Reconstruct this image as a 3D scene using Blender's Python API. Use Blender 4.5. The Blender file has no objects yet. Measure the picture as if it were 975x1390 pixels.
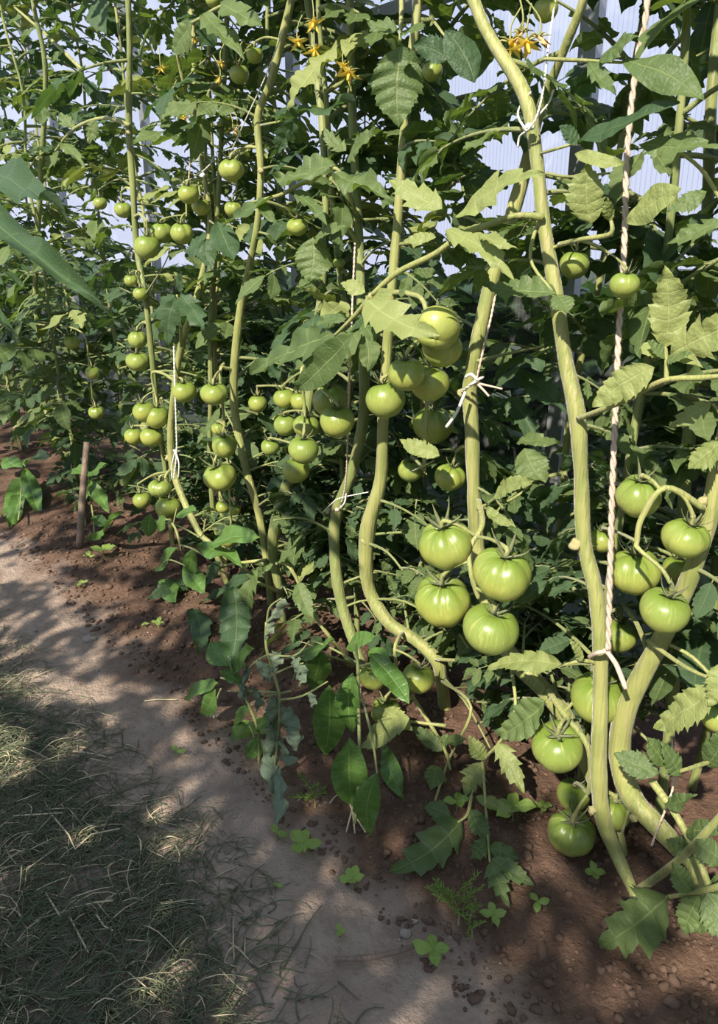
import bpy, math, random
import numpy as np
from mathutils import Vector, Matrix, Euler, noise
random.seed(7)
R = math.radians
COL = bpy.context.scene.collection
V = Vector
# ---------------------------------------------------------------- camera
H, PITCH, F = 0.95, R(18), 975.0
CP, SP = math.cos(PITCH), math.sin(PITCH)
cam = bpy.data.cameras.new('camera'); camo = bpy.data.objects.new('camera', cam); COL.objects.link(camo)
camo.location = (0, 0, H); camo.rotation_euler = (math.pi / 2 - PITCH, 0, 0)
cam.sensor_fit = 'HORIZONTAL'; cam.sensor_width = 36; cam.lens = 36; cam.shift_y = -45 / 975; cam.clip_start = 0.02
bpy.context.scene.camera = camo
CAMP = V((0, 0, H))
ROWN = V((.76, .65, 0)).normalized(); ROWS = V((-ROWN.y, ROWN.x, 0))
SUN = V((-.45, -.85, 0)).normalized() * math.cos(R(43)) + V((0, 0, math.sin(R(43))))

def ray(x, y):
    a = (x - 487.5) / F; b = -(y - 650) / F
    return V((a, CP + b * SP, -SP + b * CP))
def P(x, y, c=.88):
    d = ray(x, y); k = max(d.dot(ROWN), .2)
    p = CAMP + d * (c / k)
    return p if p.z > .035 else CAMP + d * ((.035 - H) / d.z)      # nothing is put under the soil
def PG(x, y, z=0.0):
    d = ray(x, y); return CAMP + d * ((z - H) / d.z)
def depth(p): return (p.y * CP - (p.z - H) * SP)
def proj(p):
    d = depth(p)
    if d < .05: return (-999, -999, d)
    up = (p.z - H) * CP + p.y * SP
    return (487.5 + F * p.x / d, 650 - F * up / d, d)
def W(s, n, z=0): return ROWN * n + ROWS * s + V((0, 0, z))

# ---------------------------------------------------------------- materials
def nodes(name):
    m = bpy.data.materials.new(name); m.use_nodes = True
    nt = m.node_tree; nt.nodes.clear()
    out = nt.nodes.new('ShaderNodeOutputMaterial')
    def N(t, **k):
        n = nt.nodes.new('ShaderNode' + t)
        for a, b in k.items():
            if a.startswith('i_'):
                n.inputs[a[2:].replace('_', ' ')].default_value = b
            else: setattr(n, a, b)
        return n
    L = nt.links.new
    return m, N, L, out
def math_(N, L, op, a, b=None, c=None):
    n = N('Math', operation=op)
    for i, v in enumerate((a, b, c)):
        if v is None: continue
        if hasattr(v, 'links'): L(v, n.inputs[i])
        else: n.inputs[i].default_value = v
    return n.outputs[0]
def mixc(N, L, f, a, b, mode='MIX'):
    n = N('Mix', data_type='RGBA', blend_type=mode)
    for i, v in ((0, f), (6, a), (7, b)):
        if hasattr(v, 'links'): L(v, n.inputs[i])
        elif i == 0: n.inputs[i].default_value = v
        else: n.inputs[i].default_value = (*v, 1)
    return n.outputs[2]
def ramp(N, L, f, a, b):
    n = N('MapRange', clamp=True); n.inputs[1].default_value = a; n.inputs[2].default_value = b
    L(f, n.inputs[0]); return n.outputs[0]
def bump(N, L, h, s, d=.01):
    n = N('Bump'); n.inputs['Strength'].default_value = s; n.inputs['Distance'].default_value = d
    L(h, n.inputs['Height']); return n.outputs[0]

def leaf_mat(name, c1, c2, vein, rough=.5, transl=.38, spec=.35):
    m, N, L, out = nodes(name)
    tc = N('TexCoord'); oi = N('ObjectInfo')
    nz = N('TexNoise'); nz.inputs['Scale'].default_value = 26; nz.inputs['Detail'].default_value = 3
    L(tc.outputs['Object'], nz.inputs['Vector'])
    f = math_(N, L, 'ADD', math_(N, L, 'MULTIPLY', oi.outputs['Random'], .6), math_(N, L, 'MULTIPLY', nz.outputs[0], .9))
    f = math_(N, L, 'SUBTRACT', f, .25)
    col = mixc(N, L, f, c1, c2)
    uv = N('UVMap'); sx = N('SeparateXYZ'); L(uv.outputs[0], sx.inputs[0])
    u = math_(N, L, 'ABSOLUTE', math_(N, L, 'SUBTRACT', sx.outputs[0], .5))       # 0..0.5
    mid = ramp(N, L, u, .035, .008)
    fr = math_(N, L, 'FRACT', sx.outputs[1])
    lat = ramp(N, L, math_(N, L, 'ABSOLUTE', math_(N, L, 'SUBTRACT', fr, .5)), .075, .01)
    lat = math_(N, L, 'MULTIPLY', lat, .4)
    vm = math_(N, L, 'MAXIMUM', mid, lat)
    col = mixc(N, L, math_(N, L, 'MULTIPLY', vm, .6), col, vein)
    vo = N('TexVoronoi'); vo.inputs['Scale'].default_value = 240; L(tc.outputs['Object'], vo.inputs['Vector'])
    h = math_(N, L, 'SUBTRACT', math_(N, L, 'MULTIPLY', vo.outputs['Distance'], .35), math_(N, L, 'MULTIPLY', vm, .35))
    h = math_(N, L, 'ADD', h, math_(N, L, 'MULTIPLY', nz.outputs[0], .8))
    b = bump(N, L, h, .5, .004)
    p = N('BsdfPrincipled'); L(col, p.inputs['Base Color']); L(b, p.inputs['Normal'])
    p.inputs['Roughness'].default_value = rough; p.inputs['Specular IOR Level'].default_value = spec
    t = N('BsdfTranslucent'); tcol = mixc(N, L, 1.0, col, (1.25, 1.35, .45), 'MULTIPLY'); L(tcol, t.inputs['Color']); L(b, t.inputs['Normal'])
    mx = N('MixShader'); mx.inputs[0].default_value = transl
    L(p.outputs[0], mx.inputs[1]); L(t.outputs[0], mx.inputs[2]); L(mx.outputs[0], out.inputs[0])
    return m
M = {}
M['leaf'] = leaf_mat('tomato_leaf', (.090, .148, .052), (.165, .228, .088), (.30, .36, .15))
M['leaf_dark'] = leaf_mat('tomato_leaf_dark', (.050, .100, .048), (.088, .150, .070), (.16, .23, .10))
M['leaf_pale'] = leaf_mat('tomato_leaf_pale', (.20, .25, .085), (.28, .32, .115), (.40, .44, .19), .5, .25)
M['pepper'] = leaf_mat('pepper_leaf', (.07, .155, .035), (.12, .23, .055), (.26, .38, .12), .36, .3, .5)
M['wilt'] = leaf_mat('wilted_leaf', (.10, .15, .10), (.17, .22, .15), (.22, .27, .18), .75, .15)
M['seed'] = leaf_mat('seedling_leaf', (.20, .32, .07), (.30, .42, .11), (.40, .50, .20), .5, .35)

def stem_mat(name, c1, c2, c3):
    m, N, L, out = nodes(name)
    tc = N('TexCoord')
    nz = N('TexNoise'); nz.inputs['Scale'].default_value = 14; nz.inputs['Detail'].default_value = 4
    L(tc.outputs['Object'], nz.inputs['Vector'])
    mp = N('Mapping'); mp.inputs['Scale'].default_value = (160, 160, 8); L(tc.outputs['Object'], mp.inputs[0])
    n2 = N('TexNoise'); n2.inputs['Scale'].default_value = 1; n2.inputs['Detail'].default_value = 3; L(mp.outputs[0], n2.inputs['Vector'])
    col = mixc(N, L, ramp(N, L, nz.outputs[0], .35, .65), c1, c2)
    col = mixc(N, L, math_(N, L, 'MULTIPLY', ramp(N, L, n2.outputs[0], .48, .7), .7), col, c3)
    p = N('BsdfPrincipled'); L(col, p.inputs['Base Color']); p.inputs['Roughness'].default_value = .55
    p.inputs['Sheen Weight'].default_value = .25; p.inputs['Sheen Roughness'].default_value = .4
    L(bump(N, L, n2.outputs[0], .8, .004), p.inputs['Normal']); L(p.outputs[0], out.inputs[0])
    return m
M['stem'] = stem_mat('tomato_stem', (.19, .225, .065), (.31, .33, .11), (.36, .32, .15))
M['stem_dark'] = stem_mat('tomato_stem_green', (.15, .20, .06), (.23, .27, .09), (.24, .22, .09))
M['wood'] = stem_mat('stake_wood', (.16, .11, .08), (.22, .16, .12), (.09, .06, .045))

def plain(name, c, rough=.6, c2=None, scale=40, spec=.4, metal=0, transl=0, bs=.3):
    m, N, L, out = nodes(name)
    tc = N('TexCoord'); nz = N('TexNoise'); nz.inputs['Scale'].default_value = scale; nz.inputs['Detail'].default_value = 4
    L(tc.outputs['Object'], nz.inputs['Vector'])
    col = mixc(N, L, nz.outputs[0], c, c2 or tuple(v * .75 for v in c))
    p = N('BsdfPrincipled'); L(col, p.inputs['Base Color']); p.inputs['Roughness'].default_value = rough
    p.inputs['Specular IOR Level'].default_value = spec; p.inputs['Metallic'].default_value = metal
    L(bump(N, L, nz.outputs[0], bs, .002), p.inputs['Normal'])
    if transl:
        t = N('BsdfTranslucent'); L(col, t.inputs['Color']); mx = N('MixShader'); mx.inputs[0].default_value = transl
        L(p.outputs[0], mx.inputs[1]); L(t.outputs[0], mx.inputs[2]); L(mx.outputs[0], out.inputs[0])
    else: L(p.outputs[0], out.inputs[0])
    return m
M['twine'] = plain('jute_twine', (.62, .50, .40), .9, (.45, .36, .30), 300)
M['tie'] = plain('white_tie', (.72, .72, .66), .7, (.6, .6, .55))
M['petal'] = plain('yellow_petal', (.90, .64, .07), .6, (.95, .75, .16), 60, transl=.3)
M['white_petal'] = plain('white_petal', (.85, .85, .78), .6, (.75, .78, .66), 60, transl=.3)
M['dry_petal'] = plain('dried_petal', (.62, .40, .18), .8, (.45, .30, .14), 80)
M['metal'] = plain('galvanised_steel', (.42, .44, .46), .45, (.34, .36, .38), 8, .5, .6, bs=.02)
M['stone'] = plain('path_stone', (.36, .31, .27), .85, (.24, .20, .17), 30)
M['straw'] = plain('dry_straw', (.62, .55, .38), .7, (.45, .38, .24), 60)
M['grass_cut'] = plain('cut_grass_green', (.085, .115, .065), .75, (.14, .155, .095), 9)
M['clod'] = plain('soil_clod', (.15, .095, .068), .95, (.08, .05, .036), 25)
M['cut'] = plain('cut_stem_end', (.38, .36, .17), .8, (.30, .26, .13), 90)
M['outgrass'] = plain('outside_grass', (.035, .05, .028), .95, (.05, .06, .04), 3)
M['cover'] = plain('beige_cover', (.55, .50, .36), .8, (.48, .44, .32), 3)
M['sheet'] = plain('grey_sheet', (.42, .44, .50), .5, (.36, .38, .45), 5, bs=.05)

def tomato_mat():
    m, N, L, out = nodes('green_tomato_skin')
    tc = N('TexCoord'); s = N('SeparateXYZ'); L(tc.outputs['Object'], s.inputs[0])
    oi = N('ObjectInfo')
    ang = math_(N, L, 'ARCTAN2', s.outputs[1], s.outputs[0])
    cb = N('CombineXYZ'); L(math_(N, L, 'MULTIPLY', math_(N, L, 'SINE', ang), 9.), cb.inputs[0])
    L(math_(N, L, 'MULTIPLY', math_(N, L, 'COSINE', ang), 9.), cb.inputs[1]); L(math_(N, L, 'MULTIPLY', s.outputs[2], 1.6), cb.inputs[2])
    n1 = N('TexNoise'); n1.inputs['Scale'].default_value = 1.0; n1.inputs['Detail'].default_value = 3; L(cb.outputs[0], n1.inputs['Vector'])
    n2 = N('TexNoise'); n2.inputs['Scale'].default_value = 1.7; L(tc.outputs['Object'], n2.inputs['Vector'])
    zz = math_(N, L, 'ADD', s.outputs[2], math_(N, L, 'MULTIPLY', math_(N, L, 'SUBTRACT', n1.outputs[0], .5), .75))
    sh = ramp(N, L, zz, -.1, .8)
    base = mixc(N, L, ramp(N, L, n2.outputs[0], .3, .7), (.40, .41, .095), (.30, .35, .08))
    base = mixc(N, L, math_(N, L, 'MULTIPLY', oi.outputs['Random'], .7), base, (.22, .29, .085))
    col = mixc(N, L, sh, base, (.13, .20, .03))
    st = ramp(N, L, n1.outputs[0], .54, .70)
    col = mixc(N, L, math_(N, L, 'MULTIPLY', st, .32), col, (.58, .56, .20))
    p = N('BsdfPrincipled'); L(col, p.inputs['Base Color']); p.inputs['Roughness'].default_value = .36
    p.inputs['Specular IOR Level'].default_value = .45
    p.inputs['Subsurface Weight'].default_value = .12; p.inputs['Subsurface Radius'].default_value = (.4, .5, .15); p.inputs['Subsurface Scale'].default_value = .1
    n3 = N('TexNoise'); n3.inputs['Scale'].default_value = 3; L(tc.outputs['Object'], n3.inputs['Vector'])
    L(bump(N, L, n3.outputs[0], .06, .01), p.inputs['Normal'])
    L(p.outputs[0], out.inputs[0]); return m
M['tomato'] = tomato_mat()

def soil_mat():
    m, N, L, out = nodes('greenhouse_soil')
    g = N('NewGeometry'); s = N('SeparateXYZ'); L(g.outputs['Position'], s.inputs[0])
    n = math_(N, L, 'ADD', math_(N, L, 'MULTIPLY', s.outputs[0], ROWN.x), math_(N, L, 'MULTIPLY', s.outputs[1], ROWN.y))
    def noi(sc, det=4, w=None):
        q = N('TexNoise'); q.inputs['Scale'].default_value = sc; q.inputs['Detail'].default_value = det; q.inputs['Roughness'].default_value = .6
        L(g.outputs['Position'], q.inputs['Vector']); return q.outputs[0]
    a = noi(2.6, 5); b = noi(12, 6); c = noi(60, 6); d = noi(220, 4)
    e = math_(N, L, 'ADD', n, math_(N, L, 'MULTIPLY', math_(N, L, 'SUBTRACT', a, .5), .45))
    e = math_(N, L, 'ADD', e, math_(N, L, 'MULTIPLY', math_(N, L, 'SUBTRACT', b, .5), .16))
    wet = ramp(N, L, e, .53, .62)
    dry = mixc(N, L, ramp(N, L, b, .3, .7), (.27, .205, .165), (.38, .30, .25))
    dry = mixc(N, L, math_(N, L, 'MULTIPLY', ramp(N, L, c, .5, .72), .5), dry, (.16, .115, .09))
    damp = mixc(N, L, ramp(N, L, b, .3, .72), (.070, .043, .031), (.155, .095, .067))
    damp = mixc(N, L, math_(N, L, 'MULTIPLY', ramp(N, L, c, .5, .75), .5), damp, (.23, .14, .10))
    col = mixc(N, L, wet, dry, damp)
    p = N('BsdfPrincipled'); L(col, p.inputs['Base Color']); p.inputs['Roughness'].default_value = .93; p.inputs['Specular IOR Level'].default_value = .2
    h = math_(N, L, 'ADD', math_(N, L, 'MULTIPLY', c, .6), math_(N, L, 'MULTIPLY', d, .25))
    h = math_(N, L, 'ADD', h, b)
    L(bump(N, L, h, .8, .018), p.inputs['Normal']); L(p.outputs[0], out.inputs[0]); return m
M['soil'] = soil_mat()

def poly_mat():
    m, N, L, out = nodes('ribbed_polycarbonate')
    uv = N('UVMap'); s = N('SeparateXYZ'); L(uv.outputs[0], s.inputs[0])
    fr = math_(N, L, 'FRACT', math_(N, L, 'MULTIPLY', s.outputs[0], 1 / .0105))
    rib = ramp(N, L, math_(N, L, 'ABSOLUTE', math_(N, L, 'SUBTRACT', fr, .5)), .38, .5)
    t = N('BsdfTransparent'); L(mixc(N, L, rib, (.93, .94, .97), (.72, .75, .80)), t.inputs['Color'])
    p = N('BsdfPrincipled'); p.inputs['Base Color'].default_value = (.5, .52, .56, 1); p.inputs['Roughness'].default_value = .25
    f = math_(N, L, 'ADD', .10, math_(N, L, 'MULTIPLY', rib, .10))
    mx = N('MixShader'); L(f, mx.inputs[0]); L(t.outputs[0], mx.inputs[1]); L(p.outputs[0], mx.inputs[2]); L(mx.outputs[0], out.inputs[0])
    return m
M['poly'] = poly_mat()

# ---------------------------------------------------------------- mesh helpers
class MB:
    def __init__(s): s.v = []; s.f = []; s.uv = []; s.mi = []; s.n = 0
    def add(s, v, f, uv=None, mi=0):
        v = np.asarray(v, dtype=float).reshape(-1, 3)
        if uv is None: uv = np.zeros((len(v), 2)) + .25
        s.v.append(v); s.uv.append(np.asarray(uv, dtype=float)); n = s.n
        s.f += [tuple(i + n for i in q) for q in f]; s.mi += [mi] * len(f); s.n += len(v)
    def mesh(s, name, mats, off=None, smooth=True):
        v = np.concatenate(s.v); uv = np.concatenate(s.uv)
        if off is not None: v = v - np.array(off)
        me = bpy.data.meshes.new(name); me.from_pydata(v.tolist(), [], s.f); 
        for q in (mats if isinstance(mats, (list, tuple)) else [mats]): me.materials.append(M[q])
        me.polygons.foreach_set('material_index', s.mi)
        me.polygons.foreach_set('use_smooth', [smooth] * len(s.f))
        ul = me.uv_layers.new(name='UVMap'); li = np.empty(len(me.loops), dtype=np.int32); me.loops.foreach_get('vertex_index', li)
        ul.data.foreach_set('uv', uv[li].ravel().astype(np.float32)); me.update()
        return me
def link(name, me, parent=None, loc=(0, 0, 0), rot=None, scale=None):
    o = bpy.data.objects.new(name, me); COL.objects.link(o); o.parent = parent; o.location = loc
    if rot is not None: o.rotation_euler = rot
    if scale is not None: o.scale = scale
    return o
def tag(o, label=None, cat=None, group=None, kind=None):
    if label: o['label'] = label
    if cat: o['category'] = cat
    if group: o['group'] = group
    if kind: o['kind'] = kind
    return o

def smooth_path(pts, rad, sub=4):
    P_ = [V(p) for p in pts]
    if len(P_) < 3 or sub < 2: return P_, list(rad)
    o = []; r = []
    for i in range(len(P_) - 1):
        a = P_[max(i - 1, 0)]; b = P_[i]; c = P_[i + 1]; d = P_[min(i + 2, len(P_) - 1)]
        for k in range(sub):
            t = k / sub; t2 = t * t; t3 = t2 * t
            o.append(.5 * ((2 * b) + (c - a) * t + (2 * a - 5 * b + 4 * c - d) * t2 + (3 * b - a - 3 * c + d) * t3))
            r.append(rad[i] * (1 - t) + rad[i + 1] * t)
    o.append(P_[-1]); r.append(rad[-1]); return o, r
def tube(mb, pts, rad, seg=8, sub=4, ribs=0, mi=0, knots=0, cap=True):
    if not isinstance(rad, (list, tuple)): rad = [rad] * len(pts)
    p, r = smooth_path(pts, rad, sub)
    vs = []; fs = []; uvs = []; prev = None; n = len(p); acc = 0
    for i in range(n):
        t = (p[min(i + 1, n - 1)] - p[max(i - 1, 0)])
        t = t.normalized() if t.length > 1e-9 else V((0, 0, 1))
        if prev is None: a = t.orthogonal().normalized()
        else:
            a = prev - t * prev.dot(t); a = a.normalized() if a.length > 1e-6 else t.orthogonal().normalized()
        prev = a; b = t.cross(a)
        rr = r[i]
        if knots: rr *= 1 + knots * (noise.noise(p[i] * 25))
        for j in range(seg):
            th = 2 * math.pi * j / seg
            q = rr * (1 + ribs * math.cos(th * (seg // 2)))
            vs.append(p[i] + (a * math.cos(th) + b * math.sin(th)) * q); uvs.append((.25, .25))
    for i in range(n - 1):
        for j in range(seg):
            k = (j + 1) % seg
            fs.append((i * seg + j, i * seg + k, (i + 1) * seg + k, (i + 1) * seg + j))
    if cap:
        fs.append(tuple(range(seg - 1, -1, -1))); fs.append(tuple((n - 1) * seg + j for j in range(seg)))
    mb.add([tuple(q) for q in vs], fs, uvs, mi)
    return p, r
def blob(mb, c, r, squash=(1, 1, 1), mi=0, seg=8, rings=6, rough=0):
    vs = []; fs = []
    for i in range(rings + 1):
        ph = math.pi * i / rings
        for j in range(seg):
            th = 2 * math.pi * j / seg
            d = V((math.sin(ph) * math.cos(th) * squash[0], math.sin(ph) * math.sin(th) * squash[1], math.cos(ph) * squash[2]))
            k = 1 + (rough * noise.noise(V(c) * 50 + d * 1.5) if rough else 0)
            vs.append(tuple(V(c) + d * r * k))
    for i in range(rings):
        for j in range(seg):
            k = (j + 1) % seg; fs.append((i * seg + j, (i + 1) * seg + j, (i + 1) * seg + k, i * seg + k))
    mb.add(vs, fs, None, mi)

# ---------------------------------------------------------------- leaflet
def leaflet(kind, rng, L=1.0, wid=None, droop=None, fold=None, hi=False):
    """blade in local axes: +Y along the midrib, +Z the upper side; returns v, f, uv"""
    nT = {'round': 6, 'lobed': 4, 'pepper': 7, 'crinkled': 6}[kind]; per = (6 if hi else 4) if kind != 'pepper' else (4 if hi else 2)
    amp = {'round': .22, 'lobed': .45, 'pepper': 0, 'crinkled': .14}[kind]
    wid = wid or {'round': .30, 'lobed': .33, 'pepper': .23, 'crinkled': .30}[kind]
    droop = rng.uniform(.05, .35) if droop is None else droop
    fold = rng.uniform(.05, .35) if fold is None else fold
    n = nT * per; nc = 4 if hi else 3
    amps = [[amp * rng.uniform(.55, 1.25) for _ in range(nT + 1)] for _ in (0, 1)]
    ph1, ph2 = rng.uniform(0, 6), rng.uniform(0, 6); rp = rng.uniform(.015, .05) * (2 if kind == 'crinkled' else 1)
    pk = {'round': .012, 'lobed': .012, 'pepper': .006, 'crinkled': .03}[kind]
    sidebend = rng.uniform(-.08, .08); asym = rng.uniform(.9, 1.1)
    vs = []; uv = []; fs = []
    for i in range(n + 1):
        t = i / n
        e = {'round': (.55, 1.0), 'lobed': (.45, .95), 'pepper': (.8, 1.0), 'crinkled': (.5, .9)}[kind]
        pr = (t ** e[0]) * ((1 - t) ** e[1]); tm = e[0] / (e[0] + e[1]); pr /= (tm ** e[0]) * ((1 - tm) ** e[1])
        k = int(t * nT); ph = t * nT - k
        cx = sidebend * math.sin(t * 3.1); zc = -droop * t * t
        for j in range(-nc, nc + 1):
            u = j / nc; sd = 0 if j < 0 else 1; au = abs(u)
            a = amps[sd][min(k, nT)]
            if hi and kind != 'pepper': a = a + .10 * (1 - (ph * 2.0) % 1.0) / max((1 - ph) ** .8, .35)
            w = wid * pr * (1 - a * ((1 - ph) ** .8) * (1 if t < .93 else .3)) * (asym if sd else 1 / asym)
            x = u * w; y = t + .34 * au * w * (1.0 - .4 * t) + (a * .10 * au ** 3 * ph * (1 - t))
            y = min(y, 1.0)
            z = zc + fold * abs(x) - .8 * x * x + pk * math.sin(math.pi * ph) * au * (1 - au * .3) * 2 + rp * au * au * math.sin(9 * t + (ph1 if sd else ph2))
            if hi: z += .022 * noise.noise(V((x * 9 + ph1, t * 8, ph2))) * (1 if kind == 'pepper' else 1.5)
            vs.append(((x + cx) * L, y * L * (1 - .12 * droop), z * L)); uv.append((.5 + .5 * u, t * nT + .5))
    m = 2 * nc + 1
    for i in range(n):
        for j in range(m - 1): fs.append((i * m + j, i * m + j + 1, (i + 1) * m + j + 1, (i + 1) * m + j))
    return np.array(vs), fs, np.array(uv)
def place(mb, data, mat, mi=0):
    v, f, uv = data; A = np.array(mat); mb.add(v @ A[:3, :3].T + A[:3, 3], f, uv, mi)
def frame(o, y, z):
    y = y.normalized(); z = (z - y * z.dot(y)).normalized(); x = y.cross(z)
    return Matrix(((x.x, y.x, z.x, o.x), (x.y, y.y, z.y, o.y), (x.z, y.z, z.z, o.z), (0, 0, 0, 1)))

def compound(rng, kind, npair=3):
    """compound leaf of unit length: rachis along +Y with leaflets; returns mesh builder and sample points"""
    mb = MB(); smp = []
    dr = rng.uniform(.15, .55); sb = rng.uniform(-.12, .12); up = rng.uniform(.1, .4)
    def rp(t): return V((sb * math.sin(t * 2.6), t * (1 - .15 * dr), up * t - (dr + up * .6) * t * t * 1.1))
    def tang(t): return (rp(t + .02) - rp(t - .02)).normalized()
    Tn = .66
    tube(mb, [rp(Tn * k / 6) for k in range(7)], [.016 - .010 * k / 6 for k in range(7)], 6, 2, mi=1)
    def put(base, y, size, z=V((0, 0, 1)), k=kind):
        fr = frame(base, y, z + V((rng.uniform(-.35, .35), rng.uniform(-.35, .35), 0)))
        place(mb, leaflet(k, rng, size), fr)
        for q in ((0, .15, 0), (0, .55, 0), (0, .95, 0), (.22, .4, 0), (-.22, .4, 0)): smp.append(fr @ (V(q) * size))
    put(rp(Tn), tang(Tn) + V((0, 0, -.1)), rng.uniform(.36, .44))
    for q in range(npair):
        t = Tn * (.36 + .60 * q / max(npair - 1, 1)) - .03
        for sd in (-1, 1):
            tt = t + rng.uniform(-.025, .025); b = rp(tt); size = rng.uniform(.24, .33) * (1.05 if q else .85)
            y = tang(tt) * .55 + V((sd, 0, rng.uniform(-.35, .1)))
            e = b + y.normalized() * rng.uniform(.02, .05)
            tube(mb, [b, e], [.006, .004], 5, 1, mi=1, cap=False); put(e, y, size)
    for q in range(npair):
        for sd in (-1, 1):
            if rng.random() < .6:
                tt = Tn * (.25 + .6 * (q + .5) / npair); y = tang(tt) * .3 + V((sd, 0, -.1)); put(rp(tt), y, rng.uniform(.06, .12), k='round')
    return mb, smp

rng = random.Random(11)
VAR = []      # (mesh, samples)
for i in range(14):
    kind = ['lobed', 'round', 'crinkled', 'lobed', 'crinkled', 'round', 'lobed'][i % 7]
    mb, smp = compound(rng, kind, 3 if i % 3 else 2)
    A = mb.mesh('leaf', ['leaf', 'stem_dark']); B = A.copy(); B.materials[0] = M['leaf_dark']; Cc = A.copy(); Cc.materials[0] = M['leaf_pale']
    VAR.append(((A, B, Cc), smp))

# ---------------------------------------------------------------- what generic foliage may not hide
KEEP = []      # (x, y, r, depth)
KSEG = []      # (x0,y0,d0,x1,y1,d1,w)
YB = [(-50, 620), (0, 650), (100, 700), (160, 735), (200, 770), (235, 830), (255, 900), (290, 960), (320, 1030), (380, 1070), (430, 1090), (560, 1110), (700, 1100), (800, 1010), (975, 960), (1500, 900)]
def yb(x):
    for (a, b), (c, d) in zip(YB, YB[1:]):
        if a <= x <= c: return b + (d - b) * (x - a) / (c - a)
    return 600 if x < 0 else 900
def blocked(pts, ylim=True, kscale=1.0):
    hit = 0
    for p in pts:
        if p.x * ROWN.x + p.y * ROWN.y > 1.39: return True
        x, y, d = proj(p)
        if d < .55 and d > 0 and -250 < x < 1200: return True
        if not (-60 < x < 1040 and -60 < y < 1400): continue
        if p.z < .03 or p.x * ROWN.x + p.y * ROWN.y > 1.38: return True
        if ylim and y > yb(x): return True
        for kx, ky, kr, kd in KEEP:
            if d < kd + .02 and abs(x - kx) < kr + 10 and abs(y - ky) < kr + 10 and (x - kx) ** 2 + (y - ky) ** 2 < (kr * kscale + 9) ** 2: return True
        for x0, y0, d0, x1, y1, d1, w in KSEG:
            if y < min(y0, y1) - 5 or y > max(y0, y1) + 5: continue
            dx, dy = x1 - x0, y1 - y0; L2 = dx * dx + dy * dy + 1e-6; t = max(0, min(1, ((x - x0) * dx + (y - y0) * dy) / L2))
            if d < d0 + (d1 - d0) * t and math.hypot(x - x0 - dx * t, y - y0 - dy * t) < w / 2 + 8: hit += 1
    return hit > 1

# ---------------------------------------------------------------- plants
PLANTS = {}
class Plant:
    def __init__(s, base, label, cat='tomato plant', name='tomato_plant', group=None):
        s.base = V(base); s.o = link(name, None, loc=s.base); tag(s.o, label, cat, group); s.path = None
    def part(s, name, mb, mats, smooth=True, label=None):
        o = link(name, mb.mesh(name, mats, off=s.base, smooth=smooth), s.o)
        if label: o['label'] = label
        return o
def stem_build(pl, pts, rad, mat='stem', hair=False, nodes_=(), seg=12, hrng=random.Random(3)):
    mb = MB(); rr = list(rad)
    p, r = tube(mb, pts, rr, seg, 5, ribs=.035, knots=.12)
    pl.path = p; pl.rad = r
    for q, k in nodes_: blob(mb, q, k * .78, (1, 1, .9), 1, 12, 9, .6)
    if hair:
        for i in range(len(p) - 1):
            seglen = (p[i + 1] - p[i]).length
            for _ in range(int(seglen * hair)):
                t = hrng.random(); c = p[i].lerp(p[i + 1], t); ax = (p[i + 1] - p[i]).normalized()
                a = ax.orthogonal().normalized(); a.rotate(Matrix.Rotation(hrng.uniform(0, 6.283), 3, ax))
                s0 = c + a * r[i] * .98; e = c + a * (r[i] + hrng.uniform(.0012, .0028)) + ax * hrng.uniform(-.0006, .0006); w = ax * .00012; w2 = ax.cross(a) * .00012
                mb.add([tuple(s0 + w), tuple(s0 - w), tuple(s0 + w2), tuple(e)], [(0, 2, 3), (2, 1, 3), (1, 0, 3)])
    return pl.part('stem', mb, [mat, 'cut'])
LEAFN = [0]
def scatter_leaves(pl, zmin, zmax, step, L0, L1, rng, dark=.35, pale=.08, maxn=60, ylim=True, tries=6, check=True, el=(-.5, .45), kscale=1.0):
    p = pl.path; cnt = 0; az = rng.uniform(0, 6.28)
    acc = 0
    # walk along the stem
    for i in range(len(p) - 1):
        seg = (p[i + 1] - p[i]).length; acc += seg
        if acc < step: continue
        acc = rng.uniform(-.3, .3) * step
        q = p[i]
        if not (zmin <= q.z <= zmax): continue
        for k in range(tries):
            az += 2.4 + rng.uniform(-.5, .5)
            e = rng.uniform(*el); roll = rng.uniform(-.5, .5); L = rng.uniform(L0, L1)
            ms, smp = VAR[rng.randrange(len(VAR))]
            rot = Euler((e, roll, az), 'XYZ'); m3 = rot.to_matrix()
            if check and blocked([q + m3 @ (s_ * L) for s_ in smp], ylim, kscale): continue
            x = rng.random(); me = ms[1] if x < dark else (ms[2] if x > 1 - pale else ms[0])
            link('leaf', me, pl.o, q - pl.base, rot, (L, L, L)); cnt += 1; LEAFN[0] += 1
            break
        if cnt >= maxn: break

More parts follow.
